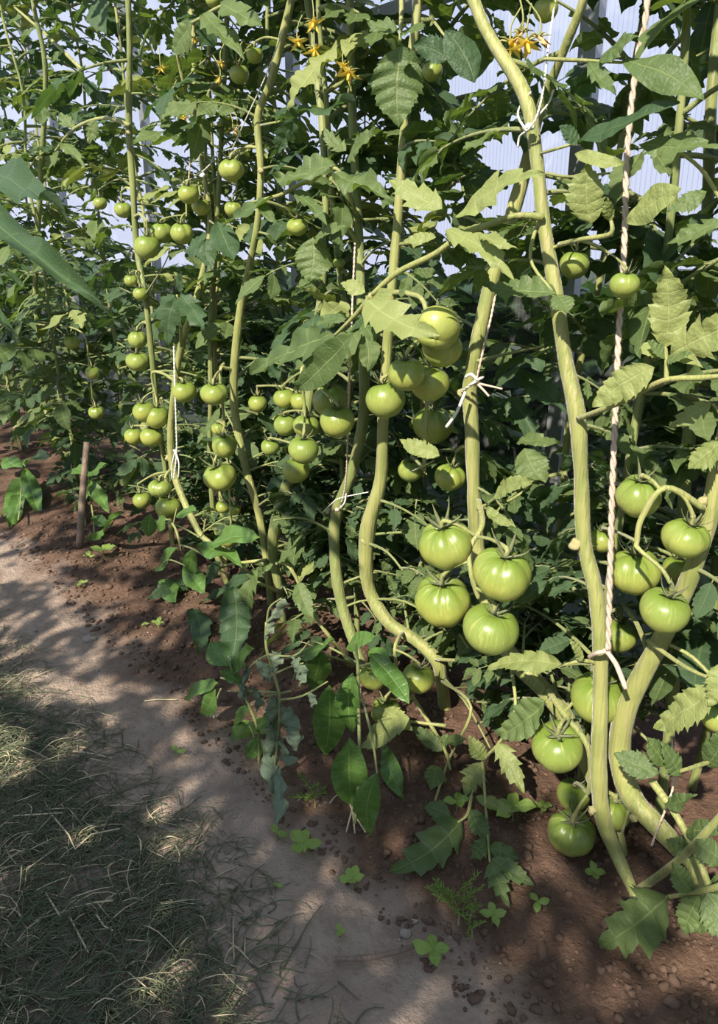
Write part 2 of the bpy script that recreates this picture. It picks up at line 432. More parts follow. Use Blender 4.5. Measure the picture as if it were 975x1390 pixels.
# hand-placed stems traced in the row's upright plane: (x, y, distance of the plane, width px)
STEMS = {
 'S1': dict(label='tomato plant whose tall pale hairy stem runs full height beside the jute twine',
   pts=[(600, -120, .86, 18), (645, 5, .86, 18), (665, 50, .86, 18), (713, 130, .86, 21), (728, 210, .86, 19), (738, 300, .86, 20), (755, 400, .86, 21), (768, 490, .86, 22), (783, 560, .86, 26), (789, 640, .86, 21), (793, 735, .86, 24), (808, 800, .86, 23), (815, 870, .86, 23), (815, 960, .86, 23), (813, 1050, .86, 24), (820, 1115, .87, 23), (842, 1170, .87, 20), (864, 1222, .87, 15)],
   nodes=[(779, 566, .86, .010), (783, 739, .852, .012), (804, 1100, .853, .009)], hair=2600, keep=True, leaves=(1.0, 1.6, .07)),
 'S3': dict(label='tomato plant with thick stem leaning right, out of the frame edge',
   pts=[(1010, 480, .93, 26), (992, 560, .92, 27), (974, 650, .91, 28), (957, 725, .90, 27), (930, 800, .90, 27), (897, 870, .90, 28), (865, 930, .90, 30), (846, 980, .90, 32), (842, 1030, .90, 33), (858, 1082, .90, 33), (893, 1122, .90, 30), (925, 1155, .91, 28), (948, 1185, .91, 24)],
   nodes=[(954, 680, .89, .008), (860, 1110, .885, .008)], hair=1200, keep=True, leaves=(.85, 1.6, .06)),
 'S2': dict(label='tomato plant with light stem tied by white string above the four big fruits',
   pts=[(800, -30, .93, 13), (765, 70, .94, 13), (733, 150, .96, 15), (716, 220, .98, 21), (690, 310, .96, 22), (663, 400, .94, 22), (645, 480, .92, 21), (638, 530, .92, 22), (641, 590, .92, 22), (643, 660, .92, 20), (648, 740, .93, 22), (662, 820, .93, 24), (690, 885, .92, 26), (740, 938, .92, 27), (775, 985, .94, 27), (800, 1040, .95, 26), (822, 1095, .96, 24), (838, 1130, .97, 20)],
   nodes=[(626, 533, .905, .009), (655, 690, .91, .010)], hair=700, keep=True, leaves=(.9, 1.6, .07)),
 'S4': dict(label='tomato plant with bare bent cane-like stem curving left of the four big fruits',
   pts=[(570, -30, .98, 14), (556, 100, .96, 14), (547, 203, .95, 14), (540, 300, .94, 14), (533, 380, .93, 15), (526, 470, .93, 16), (520, 570, .92, 17), (517, 650, .92, 19), (500, 715, .91, 24), (497, 765, .91, 22), (503, 805, .92, 20), (528, 845, .93, 20), (563, 868, .95, 18), (592, 895, .97, 20), (600, 925, .98, 18)],
   nodes=[(495, 735, .90, .011)], hair=500, keep=True, leaves=(.95, 1.7, .06)),
 'S5': dict(label='tomato plant with straight tan-green stem tied left of the bent bare stem',
   pts=[(475, -40, 1.02, 13), (478, 150, 1.0, 13), (486, 300, .98, 14), (492, 450, .96, 15), (494, 560, .95, 16), (478, 640, .94, 17), (456, 700, .93, 18), (455, 760, .92, 17), (463, 815, .92, 18), (477, 862, .92, 16), (492, 905, .92, 14)],
   nodes=[(445, 693, .92, .010)], hair=0, keep=True, leaves=(.9, 1.7, .06)),
 'S6': dict(label='tomato plant with yellow flowers at the top and a stem slanting down to left',
   pts=[(415, -30, 1.03, 12), (428, 80, 1.02, 12), (438, 170, 1.0, 12), (442, 260, .99, 11), (440, 360, .98, 12), (430, 450, .97, 13), (420, 540, .95, 15), (400, 630, .93, 19), (380, 690, .92, 20), (370, 745, .92, 16), (380, 805, .93, 12)],
   nodes=[], hair=0, keep=False, leaves=(.75, 1.7, .055)),
 'S7': dict(label='tomato plant with forked pale stem ending in a knob under a tall crown',
   pts=[(400, -30, .98, 13), (386, 40, .97, 13), (368, 110, .96, 13), (350, 160, .95, 12), (354, 230, .95, 10), (350, 300, .95, 10), (337, 370, .95, 11), (325, 430, .95, 13), (317, 520, .94, 13), (322, 580, .94, 13), (335, 640, .94, 12), (352, 700, .95, 12), (362, 760, .96, 12)],
   nodes=[(354, 232, .94, .009)], hair=0, keep=True, leaves=(.5, 1.75, .05)),
 'S8': dict(label='tomato plant with cut-topped yellow stem tied in white twine near three round fruits',
   pts=[(262, 40, 1.0, 9), (266, 170, .99, 9), (285, 300, .99, 8), (268, 400, .95, 10), (246, 470, .93, 11), (237, 530, .92, 11), (232, 590, .92, 12), (236, 640, .92, 12), (252, 685, .92, 11), (272, 725, .92, 9), (290, 745, .93, 9)],
   nodes=[(237, 535, .915, .010), (228, 622, .915, .012)], hair=0, keep=True, leaves=(.55, 1.8, .055)),
 'S9': dict(label='tomato plant with long smooth upright stem in the upper left',
   pts=[(172, -40, .93, 9), (176, 60, .93, 9), (175, 170, .93, 11), (181, 260, .93, 10), (186, 340, .93, 9), (197, 400, .92, 9), (205, 470, .93, 9), (214, 560, .94, 9), (225, 640, .95, 8), (232, 712, .96, 8)],
   nodes=[(174, 180, .925, .010)], hair=0, keep=True, leaves=(.5, 1.85, .055)),
 'S11': dict(label='tomato plant with straight thin stem behind the column of three glossy fruits',
   pts=[(310, -20, 1.05, 8), (300, 200, 1.02, 8), (290, 380, 1.0, 9), (286, 450, .99, 9), (286, 540, .98, 8), (285, 620, .98, 8), (290, 700, .99, 8), (300, 760, 1.0, 8)],
   nodes=[], hair=0, keep=False, leaves=(.5, 1.8, .055)),
 'S10': dict(label='tomato plant with slim stem beside the brown stake, second from the far corner',
   pts=[(62, 100, .90, 8), (55, 250, .89, 8), (48, 400, .88, 8), (57, 480, .88, 8), (60, 545, .88, 8), (78, 600, .88, 8), (100, 660, .89, 7), (112, 700, .90, 7)],
   nodes=[], hair=0, keep=False, leaves=(.35, 1.9, .06)),
 'S12': dict(label='tomato plant close to the ribbed wall, its stem seen behind the two right-edge fruits',
   pts=[(960, 300, 1.13, 18), (945, 450, 1.1, 18), (938, 560, 1.08, 19), (930, 660, 1.06, 19), (925, 760, 1.06, 18), (920, 860, 1.06, 18), (912, 960, 1.06, 17), (905, 1030, 1.06, 16)],
   nodes=[], hair=0, keep=False, leaves=(.7, 1.7, .06)),
}
for key, S in STEMS.items():
    pts = [P(x, y, c) for x, y, c, w in S['pts']]
    rad = [w * .44 * depth(p) / F for p, (x, y, c, w) in zip(pts, S['pts'])]
    g = pts[-1]; dn = (pts[-1] - pts[-2]).normalized(); 
    dn = (dn + V((0, 0, -1.2))).normalized()
    if g.z > -.02:
        e = g + dn * ((g.z + .02) / -dn.z); pts.append(e); rad.append(rad[-1])
    top = pts[0]; d0 = (pts[0] - pts[1]).normalized(); d0 = (d0 * .4 + V((0, 0, 1))).normalized()
    ex = []; 
    for k in range(4): 
        top = top + d0 * .16 + V((random.uniform(-.02, .02), random.uniform(-.02, .02), 0))
        if top.z < 1.95: ex.append(top)
    for e in ex: pts.insert(0, e); rad.insert(0, rad[0] * .85)
    pl = Plant((pts[-1].x, pts[-1].y, 0), S['label']); PLANTS[key] = pl
    stem_build(pl, pts, rad, 'stem' if key in ('S1', 'S2', 'S3', 'S4', 'S7', 'S8') else 'stem_dark', S['hair'], [(P(x, y, c), r) for x, y, c, r in S['nodes']])
    if S['keep']:
        pr = [proj(p) for p in pl.path[::4]]
        ylo = {'S5': 600, 'S4': 545, 'S2': 490, 'S8': 445, 'S3': 600}.get(key, -200)
        for a, b in zip(pr, pr[1:]):
          if max(a[1], b[1]) > ylo and not (key == 'S7' and 265 < a[1] < 400): KSEG.append((a[0], a[1], a[2], b[0], b[1], b[2], S['pts'][5][3]))
# ---------------------------------------------------------------- tomatoes
def tomato_mesh(rng, lobes, lobeamp, flat, crease=0):
    seg, rings = 40, 26; vs = []; fs = []
    ph0 = rng.uniform(0, 6.28); ph1 = rng.uniform(0, 6.28)
    for i in range(rings + 1):
        ph = math.pi * i / rings; zc = math.cos(ph); sr = math.sin(ph)
        for j in range(seg):
            th = 2 * math.pi * j / seg
            top = max(0, zc) ** .7; g = abs(math.sin((th * lobes + ph0) / 2)) if lobes else 1
            k = 1 - lobeamp * (1 - g) ** 1.5 * (.35 + .65 * top) + .02 * math.sin(2 * th + ph1)
            if crease:
                dd = abs(((th - ph1 + math.pi) % (2 * math.pi)) - math.pi); k -= crease * math.exp(-(dd / .22) ** 2) * (.3 + .7 * sr)
            z = zc * flat * k - .20 * math.exp(-(sr / .30) ** 2) * (1 if zc > 0 else 0) + .035 * math.exp(-(sr / .25) ** 2) * (1 if zc < 0 else 0)
            x = sr * k * (1 + .09 * zc - .03 * (zc < -.5) * (-zc - .5))
            vs.append((x * math.cos(th), x * math.sin(th), z))
    for i in range(rings):
        for j in range(seg):
            k = (j + 1) % seg; fs.append((i * seg + j, (i + 1) * seg + j, (i + 1) * seg + k, i * seg + k))
    mb = MB(); mb.add(vs, fs); return mb.mesh('fruit', 'tomato')
def calyx_mesh(rng, flat):
    mb = MB(); n = rng.choice([5, 6, 6]); z0 = flat - .21; ph = rng.uniform(0, 6)
    tube(mb, [(0, 0, z0 - .02), (0, 0, z0 + .10)], [.13, .075], 8, 1)
    for k in range(n):
        a = ph + 2 * math.pi * k / n + rng.uniform(-.2, .2); L = rng.uniform(.75, 1.1); lift = rng.uniform(.5, 1.5); cu = rng.uniform(-.3, .5)
        d = V((math.cos(a), math.sin(a), 0)); s = V((-d.y, d.x, 0)); pts = []
        for q in range(7):
            t = q / 6
            r = .06 + L * t * (1 - .35 * t); z = z0 + .04 + .20 * math.sin(min(1, r / .5) * 1.5) * .9 + lift * t * t * .5 + cu * .15 * math.sin(3 * t)
            r2 = r; pts.append(d * r2 + s * (cu * .25 * t * t) + V((0, 0, z)))
        vs = []; fs = []
        for q, p in enumerate(pts):
            w = .095 * (1 - (q / 6) ** 1.3) + .008
            vs += [tuple(p - s * w), tuple(p + V((0, 0, .03))), tuple(p + s * w), tuple(p - V((0, 0, .015)))]
        for q in range(6):
            for e in range(4): fs.append((q * 4 + e, q * 4 + (e + 1) % 4, q * 4 + 4 + (e + 1) % 4, q * 4 + 4 + e))
        fs.append((24, 25, 26, 27)); mb.add(vs, fs)
    return mb.mesh('calyx', 'stem_dark')
rng = random.Random(5)
TV = []
for lob, am, fl, cr in ((6, .15, .90, .04), (5, .12, .93, .06), (4, .14, .86, .10), (3, .05, .90, .05), (0, 0, .93, 0), (7, .12, .92, .07), (2, .14, .82, .12), (0, 0, .90, .08)):
    TV.append((tomato_mesh(rng, lob, am, fl, cr), calyx_mesh(rng, fl), fl))
# plant, x, y, diameter px, plane, variant, tilt to viewer, tilt sideways, spin, label, show calyx
T = [
 ('S2', 606, 740, 76, .80, 0, 8, -14, .3, 'large green tomato at the upper left of the four-fruit cluster'),
 ('S2', 681, 780, 79, .80, 1, 14, 6, 2.2, 'large ribbed green tomato on the right side of the four-fruit cluster, calyx facing out'),
 ('S2', 601, 816, 77, .79, 5, 12, -6, 1.0, 'large yellowish striped green tomato at the left bottom of the four-fruit cluster'),
 ('S2', 666, 855, 75, .80, 3, 10, 6, 3.0, 'lowest green tomato of the four-fruit cluster beside the big forked stem'),
 ('S1', 811, 948, 72, .90, 4, 10, 0, .5, 'round green tomato partly hidden behind the tall stem under the twine knot'),
 ('S1', 757, 1014, 70, .84, 3, 16, -8, 1.4, 'pale round green tomato with sepals spread, left of the tall stem below the knot'),
 ('S1', 776, 1131, 63, .86, 5, 12, -4, 2.1, 'lowest green tomato of all, striped, hanging over the bare soil'),
 ('S1', 778, 1080, 44, .93, 4, 5, 0, 1.0, 'small green tomato tucked above and behind the lowest striped one'),
 ('S1', 830, 1102, 50, .90, 7, 5, 8, 2.0, 'green tomato half hidden behind the tall stem just right of the lowest fruit'),
 ('S3', 867, 674, 62, .86, 1, 12, -6, 1.2, 'green tomato at the top of the right-hand truss, darker around its top'),
 ('S3', 930, 731, 62, .87, 2, 10, 10, .4, 'creased green tomato touching the thick stem at the right'),
 ('S3', 862, 776, 70, .90, 0, 4, -6, 2.6, 'broad striped green tomato behind the forked truss stalk and the twine'),
 ('S3', 902, 829, 66, .83, 7, 14, 4, 5.2, 'smooth creased green tomato sitting in front of the cut fork of the thick stem'),
 ('S3', 817, 734, 34, .98, 4, 0, 0, 1.0, 'small green tomato peeping out between the tall stem and the twine'),
 ('S3', 840, 862, 50, 1.04, 4, 0, 0, 1.0, 'dark shaded green tomato low behind the twine above the knot'),
 ('S12', 918, 772, 36, 1.0, 4, 0, 0, 1.0, 'dark green tomato in shade behind the creased one at the right'),
 ('S3', 976, 974, 46, .90, 4, 0, 0, 2.0, 'green tomato cut by the right edge of the picture beside a big leaf'),
 ('S1', 780, 360, 40, .91, 4, 0, 6, 0, 'green tomato high behind the tall stem, left of the small pale one'),
 ('S1', 848, 387, 40, .83, 3, 8, 0, 4, 'small pale whitish green tomato with long sepals hanging above the twine'),
 ('S4', 594, 447, 64, .84, 6, -60, 22, 1.0, 'lobed green tomato under the bright leaf tip, top of the middle cluster'),
 ('S4', 600, 474, 55, .87, 7, -20, 14, 2.4, 'green tomato squeezed right under the lobed one in the middle cluster'),
 ('S4', 552, 508, 51, .80, 7, 6, -6, 5.5, 'smooth grey-green tomato in the centre of the middle cluster'),
 ('S4', 583, 520, 56, .86, 3, 0, 6, 1.8, 'green tomato behind the smooth grey-green one, to its right'),
 ('S4', 524, 543, 54, .84, 4, -6, -14, 0, 'yellow-green tomato with a dried flower end, resting above the bare stem'),
 ('S4', 588, 577, 56, .98, 5, 0, 0, 1, 'deeply shaded tomato hanging beneath the middle cluster'),
 ('S2', 611, 648, 42, .95, 0, 6, 10, 2, 'glossy dark green tomato left of the stem tied with white string'),
 ('S4', 558, 638, 36, .98, 5, 10, 0, 3, 'small glossy tomato between the bare stem and the curled leaf'),
 ('S6', 449, 545, 49, .88, 1, 0, -8, 2.5, 'yellow-green tomato behind and above the round one beside the thin twine'),
 ('S6', 458, 572, 48, .83, 4, 12, 0, 1, 'round bright green tomato touching the thin twine in the middle'),
 ('S6', 416, 579, 36, .92, 3, 6, 6, 0, 'green tomato wedged above the front one of the middle-left truss'),
 ('S6', 388, 577, 32, .93, 4, 6, -6, 0, 'green tomato behind dangling sepals in the middle-left truss'),
 ('S6', 412, 611, 42, .85, 7, 8, 4, 5.7, 'front green tomato of the middle-left truss, above a smaller one'),
 ('S6', 402, 639, 37, .88, 4, 0, 0, 0, 'small dark green tomato resting on top of the short leaning stem'),
 ('S6', 367, 607, 26, .92, 3, 8, 0, 1, 'tiny green tomato with long sepals left of the middle-left truss'),
 ('S6', 386, 541, 30, .93, 4, 0, -10, 1, 'pale tomato under the bent flower stalk behind the dark leaf'),
 ('S6', 408, 545, 28, .95, 4, 0, 0, 1, 'small yellowish tomato partly covered by the dark folded leaf'),
 ('S7', 291, 535, 37, .86, 2, 8, 0, .8, 'creased bright green tomato, uppermost of the three-fruit column on the left'),
 ('S7', 305, 606, 34, .87, 4, 6, -4, .8, 'round green tomato in the middle of the three-fruit column'),
 ('S7', 299, 648, 47, .85, 6, 10, -16, 2.0, 'wide kidney-shaped green tomato at the foot of the three-fruit column'),
 ('S7', 297, 582, 20, .92, 4, 6, 0, .8, 'tiny pale tomato directly over the middle fruit of the column'),
 ('S7', 303, 688, 20, .92, 3, 6, 0, .8, 'small dull green tomato below the kidney-shaped one'),
 ('S7', 319, 692, 16, .90, 4, 6, 0, .8, 'very small green tomato to the right beneath the kidney-shaped one'),
 ('S7', 311, 730, 28, .92, 5, 6, 0, .8, 'dark tomato half under a leaf near the soil by the pale stem foot'),
 ('S8', 250, 532, 33, .93, 3, 6, 0, .8, 'shaded yellow-bottomed tomato right of the cut-topped stem'),
 ('S8', 196, 559, 31, .87, 4, 8, -4, .8, 'round pale green tomato catching the sun left of the cut-topped stem'),
 ('S8', 213, 566, 34, .90, 4, 4, 6, .8, 'shaded green tomato directly behind the sunny round one'),
 ('S8', 182, 592, 26, .88, 4, 0, -4, .8, 'small smooth green tomato at the left end of its truss of four'),
 ('S8', 206, 593, 31, .89, 3, 0, 4, .8, 'green tomato at the bottom right of the truss of four'),
 ('S8', 217, 663, 31, .87, 6, 4, 0, 2.8, 'creased green tomato at the top of the low cluster of three'),
 ('S8', 193, 679, 25, .87, 4, 0, -10, .8, 'bright yellow-green tomato at the left of the low cluster of three'),
 ('S8', 228, 689, 34, .88, 3, 0, 10, .8, 'green tomato at the bottom right of the low cluster of three'),
 ('S9', 187, 461, 27, .92, 5, 0, 0, .8, 'dark green tomato under the drooping dark leaf, left of centre'),
 ('S9', 187, 491, 31, .91, 2, 6, 0, .8, 'dark glossy green tomato below another one crossed by a thin stalk'),
 ('S9', 200, 336, 36, .88, 4, 6, 6, .8, 'matte green tomato close to the smooth upright stem'),
 ('S8', 220, 316, 30, .93, 1, 8, 0, .8, 'ribbed green tomato with raised sepals just behind the matte one'),
 ('S8', 247, 317, 32, .94, 0, 10, 0, .8, 'pale ribbed tomato above the blue-green leaf tip'),
 ('S8', 256, 264, 28, .92, 3, 8, 0, .8, 'green tomato hanging beside the pale pink twine'),
 ('S7', 314, 231, 36, .90, 2, 8, 0, 2.9, 'large creased pale tomato hanging alone left of the forked stem'),
 ('S8', 273, 281, 24, .97, 4, 8, 0, 2.9, 'small pale tomato behind a stem, right of the one by the pink twine'),
 ('S7', 317, 284, 24, .95, 5, 8, 0, 2.9, 'pale tomato just above the long pointed leaf tip'),
 ('S7', 325, 101, 26, .97, 4, 8, 0, 2.9, 'small round green tomato under withered flowers near the top'),
 ('S7', 346, 75, 22, .97, 4, 8, 0, 2.9, 'dark small tomato highest up left of the forked stem'),
 ('S9', 167, 285, 24, .92, 3, 8, 0, 2.9, 'pale tomato crossed by a narrow leaf left of the smooth stem'),
 ('S9', 136, 276, 18, .94, 4, 8, 0, 2.9, 'tiny pale fruit on leaves left of the smooth upright stem'),
 ('S9', 178, 381, 19, .90, 3, 8, 0, 2.9, 'tiny pale tomato, upper of two beside the smooth stem'),
 ('S9', 191, 399, 20, .90, 4, 8, 0, 2.9, 'tiny yellow-bottomed tomato, lower of two beside the smooth stem'),
 ('S10', 98, 464, 22, .90, 0, 8, 0, 2.9, 'small ribbed tomato standing out among dark leaves on the far left'),
 ('S10', 126, 506, 19, .92, 4, 8, 0, 2.9, 'dull small tomato in the dark foliage below the ribbed far-left one'),
 ('S10', 131, 560, 21, .92, 5, 8, 0, 2.9, 'dim green tomato low in the dark foliage near the far corner'),
 ('S6', 404, 308, 30, .93, 6, 8, 0, 1.9, 'yellowish double-lobed tomato behind the long leaf above the centre'),
 ('S5', 460, 357, 16, .97, 4, 8, 0, 1.9, 'tiny tomato peeping between leaves right of the crinkled leaf'),
 ('S1', 741, 14, 34, .92, 3, 8, 0, 1.9, 'pale green tomato at the very top right, above the yellow flower'),
 ('S4', 587, 97, 28, .97, 4, 8, 0, 1.9, 'green tomato among dark leaves at the top middle'),
 ('S11', 290, 0, 22, .95, 4, 8, 0, 1.9, 'green tomato cut by the top edge of the picture'),
 ('S4', 507, 919, 38, .86, 3, 6, -6, 1.9, 'green tomato left of the dark pepper leaf near the ground'),
 ('S4', 568, 921, 43, .87, 4, 4, 4, 1.9, 'blotched green tomato with shaded top, right of the dark pepper leaf'),
 ('S4', 524, 966, 44, .88, 6, 0, -4, 1.2, 'yellow-green split tomato above the pale folded leaf near the soil'),
 ('S6', 350, 548, 26, .98, 4, 0, 0, 1.2, 'dim yellowish tomato behind the right side of the dark upright stem'),
]
CLU = {}
NOCAL = {19, 20, 21, 22, 23}
for i, row in enumerate(T):
    pk, x, y, d, c, vi, tv, tsd, spin, lab = row
    ctr = P(x, y, c); rr = d / 2 * depth(ctr) / F
    fr, ca, fl = TV[vi]
    o = link('green_tomato', None, loc=ctr); tag(o, lab, 'tomato', 'green tomatoes on the vines')
    q = Matrix.Rotation(R(tsd), 3, 'Y') @ Matrix.Rotation(R(tv), 3, 'X') @ Matrix.Rotation(spin, 3, 'Z')
    o.rotation_euler = q.to_euler()
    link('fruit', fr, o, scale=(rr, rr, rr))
    link('calyx', ca, o, scale=(rr, rr, rr) if d > 30 else (rr * 1.25, rr * 1.25, rr))
    top = ctr + q @ V((0, 0, rr * (fl - .16))); up = q @ V((0, 0, 1))
    KEEP.append((x, y, d / 2, depth(ctr)))
    CLU.setdefault((pk, int(y // 95) if pk not in ('S2',) else 0), []).append((top, up, rr))
# trusses: one stalk per group of near fruits, with a pedicel to every fruit
def groups(items, thr):
    left = list(items); out = []
    while left:
        g = [left.pop(0)]; grown = True
        while grown:
            grown = False
            for it in list(left):
                if any((it[0] - h[0]).length < thr for h in g): g.append(it); left.remove(it); grown = True
        out.append(g)
    return out
AX = {('S2', True): [(650, 680, .915), (655, 712, .85), (638, 745, .815), (640, 780, .80), (650, 812, .805)],
      ('S3', True): [(955, 690, .885), (904, 662, .845), (872, 702, .83), (865, 735, .825), (867, 745, .82), (898, 772, .815), (910, 792, .815)],
      ('S1', True): [(745, 938, .90), (765, 968, .86), (797, 1010, .86), (802, 1050, .865), (798, 1078, .87)]}
byp = {}
for (pk, _), it in CLU.items(): byp.setdefault(pk, []).extend(it)
for pk, items in byp.items():
    pl = PLANTS[pk]
    for g in groups(items, .16):
        mb = MB(); cen = sum((t for t, u, r in g), V()) / len(g); mx = max(r for t, u, r in g)
        zt = max(t.z for t, u, r in g)
        target = V((cen.x, cen.y, zt + mx * .3)) + ROWN * mx * .2 if len(g) > 1 else g[0][0] + g[0][1] * g[0][2] * 1.1
        st = min(pl.path, key=lambda p: (p - target).length + .6 * max(0, target.z - p.z))
        zb = min(t.z for t, u, r in g) + mx * .6
        mid = (st + target) / 2 + V((0, 0, .012)); low = V((cen.x, cen.y, min(zb, zt))) + ROWN * (mx * .35)
        axis = [st, mid, target] + ([(target + low) / 2 + V((.004, 0, 0)), low] if len(g) > 1 else [])
        key = AX.get((pk, len(g) > 2 and g[0][0].z < .95))
        if key: axis = [P(*q) for q in key]
        w = max(.0015, min(.0036, mx * .088))
        ap, ar = tube(mb, axis, [w * (1.4 - .12 * q) for q in range(len(axis))], 8, 6, knots=.15)
        for t, u, r in g:
            a = min(ap[4:], key=lambda p: (p - (t + u * r)).length)
            k = t + u * r * .32 + (a - t).normalized() * r * .12
            tube(mb, [a, (a + k) / 2 + u * r * .12, k, t + u * r * .02], [w * .75, w * .7, w * 1.0, w * .75], 7, 4)
            blob(mb, k, w * 1.15, mi=0, seg=8, rings=5)
        pl.part('truss', mb, ['stem'])
# ---------------------------------------------------------------- hand-placed leaves
# leaf(plant, petiole points [(x, y, plane)], leaflets [(bx, by, tx, ty, width px, roll, kind)], plane, material)
HLN = random.Random(21)
def hand_leaf(pk, pet, lfs, c, mat='leaf', pw=5, dc=-.02, smat='stem', label=None, keep=True):
    pl = PLANTS[pk]; mb = MB()
    if pet:
        pts = [P(x, y, cc) for x, y, cc in pet]
        w = pw / 2 * depth(pts[-1]) / F
        tube(mb, pts, [w * 1.25] + [w] * (len(pts) - 2) + [w * .7] if len(pts) > 2 else [w, w * .7], 8, 5, mi=1, knots=.1)
    for q in lfs:
        bx, by, tx, ty, wd, roll, kind = q[:7]; cc = q[7] if len(q) > 7 else c
        b = P(bx, by, cc); t = P(tx, ty, cc + dc); ax = t - b; L = ax.length
        zn = (CAMP - b).normalized() * .75 + V((0, 0, .45)) + SUN * .25
        fr = frame(b, ax, zn) @ Matrix.Rotation(R(roll), 4, 'Y')
        wm = wd * depth((b + t) / 2) / F / 2 / L / .94
        dr = HLN.uniform(.04, .16)
        place(mb, leaflet(kind, HLN, L / (1 - .12 * dr), wid=wm, droop=dr, fold=HLN.uniform(.05, .25), hi=True), fr)
        if keep: KEEP.append(((bx + tx) / 2, (by + ty) / 2, max(wd * .42, 8), depth(b) - .01))
    return pl.part('leaf' if lfs else 'branch', mb, [mat, smat], label=label)
r_, l_, c_, p_ = 'round', 'lobed', 'crinkled', 'pepper'
hl = hand_leaf
# right foreground
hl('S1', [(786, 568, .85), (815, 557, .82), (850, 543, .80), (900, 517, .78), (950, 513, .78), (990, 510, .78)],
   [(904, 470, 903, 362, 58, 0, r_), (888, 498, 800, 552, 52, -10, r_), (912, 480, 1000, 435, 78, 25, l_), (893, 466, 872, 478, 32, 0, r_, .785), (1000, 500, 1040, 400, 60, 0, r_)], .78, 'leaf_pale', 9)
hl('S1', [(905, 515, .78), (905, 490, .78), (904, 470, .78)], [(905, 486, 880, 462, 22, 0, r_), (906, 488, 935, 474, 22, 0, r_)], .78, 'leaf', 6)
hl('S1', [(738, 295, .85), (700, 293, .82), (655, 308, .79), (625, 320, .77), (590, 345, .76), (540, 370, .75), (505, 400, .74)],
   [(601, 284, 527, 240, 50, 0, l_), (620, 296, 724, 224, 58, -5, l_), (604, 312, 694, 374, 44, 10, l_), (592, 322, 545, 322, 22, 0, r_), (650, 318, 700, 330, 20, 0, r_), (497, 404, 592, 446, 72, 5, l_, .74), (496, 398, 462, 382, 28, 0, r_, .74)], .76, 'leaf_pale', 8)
hl('S1', [(505, 400, .74), (485, 425, .745), (455, 455, .75)], [(455, 455, 326, 500, 62, 0, l_), (470, 432, 425, 440, 22, 0, r_), (492, 440, 505, 465, 26, 0, r_), (480, 452, 393, 533, 42, -25, p_)], .75, 'leaf', 6)
hl('S1', [(742, 235, .85), (775, 240, .82), (828, 235, .82)], [(780, 209, 846, 217, 20, 10, p_, .81)], .82, 'leaf_pale', 4)
hl('S1', [(760, 332, .86), (790, 325, .83), (828, 318, .82), (830, 300, .82)], [(803, 304, 800, 222, 58, 5, r_), (852, 303, 917, 254, 44, 10, p_), (828, 300, 826, 270, 18, 0, r_)], .82, 'leaf_pale', 7)
hl('S1', [(735, 290, .86), (720, 350, .84), (750, 395, .83)], [(756, 398, 655, 383, 42, 10, c_), (756, 400, 770, 424, 34, 0, r_)], .83, 'leaf', 5)
hl('S1', [(740, 80, .86), (790, 82, .84), (845, 85, .83)], [(845, 82, 952, 124, 44, 10, p_), (815, 84, 860, 45, 36, 0, r_), (800, 84, 835, 120, 32, 5, l_)], .83, 'leaf', 5)
hl('S1', [(728, 210, .86), (780, 195, .85)], [(786, 194, 914, 124, 40, -20, p_), (786, 196, 760, 170, 26, 0, r_)], .84, 'leaf_dark', 5)
hl('S3', [(1010, 470, .93), (1000, 330, .90), (960, 240, .88), (920, 205, .86)], [(868, 196, 985, 192, 48, 0, l_), (980, 300, 900, 330, 40, 10, l_), (960, 260, 905, 285, 34, 0, r_)], .86, 'leaf', 6)
hl('S3', [(975, 640, .9), (985, 580, .88), (968, 548, .87)], [(966, 546, 907, 580, 36, 0, l_), (980, 600, 930, 632, 48, 20, r_)], .87, 'leaf_pale', 5)
hl('S3', [(880, 870, .88), (930, 905, .84), (975, 925, .82)], [(972, 935, 878, 986, 54, 8, r_, .82), (985, 900, 962, 960, 42, 0, r_, .82)], .82, 'leaf_pale', 6)
hl('S3', [(1010, 1010, .80), (960, 1035, .80), (905, 1052, .80)], [(895, 1050, 833, 1022, 40, -10, r_), (905, 1040, 880, 1002, 34, 10, r_), (925, 1052, 905, 1010, 34, 15, r_), (960, 1040, 985, 990, 40, 0, r_)], .80, 'leaf', 6)
hl('S1', [(864, 1210, .87), (900, 1185, .82), (940, 1150, .79), (985, 1100, .78)], [], .8, 'leaf', 12)
hl('S1', [(985, 1200, .76), (950, 1210, .76), (905, 1218, .76)], [(908, 1216, 811, 1286, 88, 0, l_), (940, 1210, 915, 1172, 36, 0, r_), (950, 1215, 925, 1272, 40, 5, r_), (960, 1210, 1000, 1280, 60, 0, r_), (985, 1170, 945, 1140, 40, 0, r_)], .76, 'leaf', 7)
hl('S1', [(885, 1060, .84), (920, 1110, .82), (950, 1170, .80), (975, 1240, .79)], [(905, 1090, 935, 1075, 26, 0, r_), (930, 1130, 975, 1120, 34, 0, r_), (945, 1160, 905, 1140, 28, 0, r_), (965, 1200, 1000, 1200, 50, 0, r_), (970, 1225, 930, 1262, 40, 8, r_)], .81, 'leaf', 10)
hl('S3', [(858, 1085, .9), (845, 1130, .88)], [], .88, 'leaf', 5)
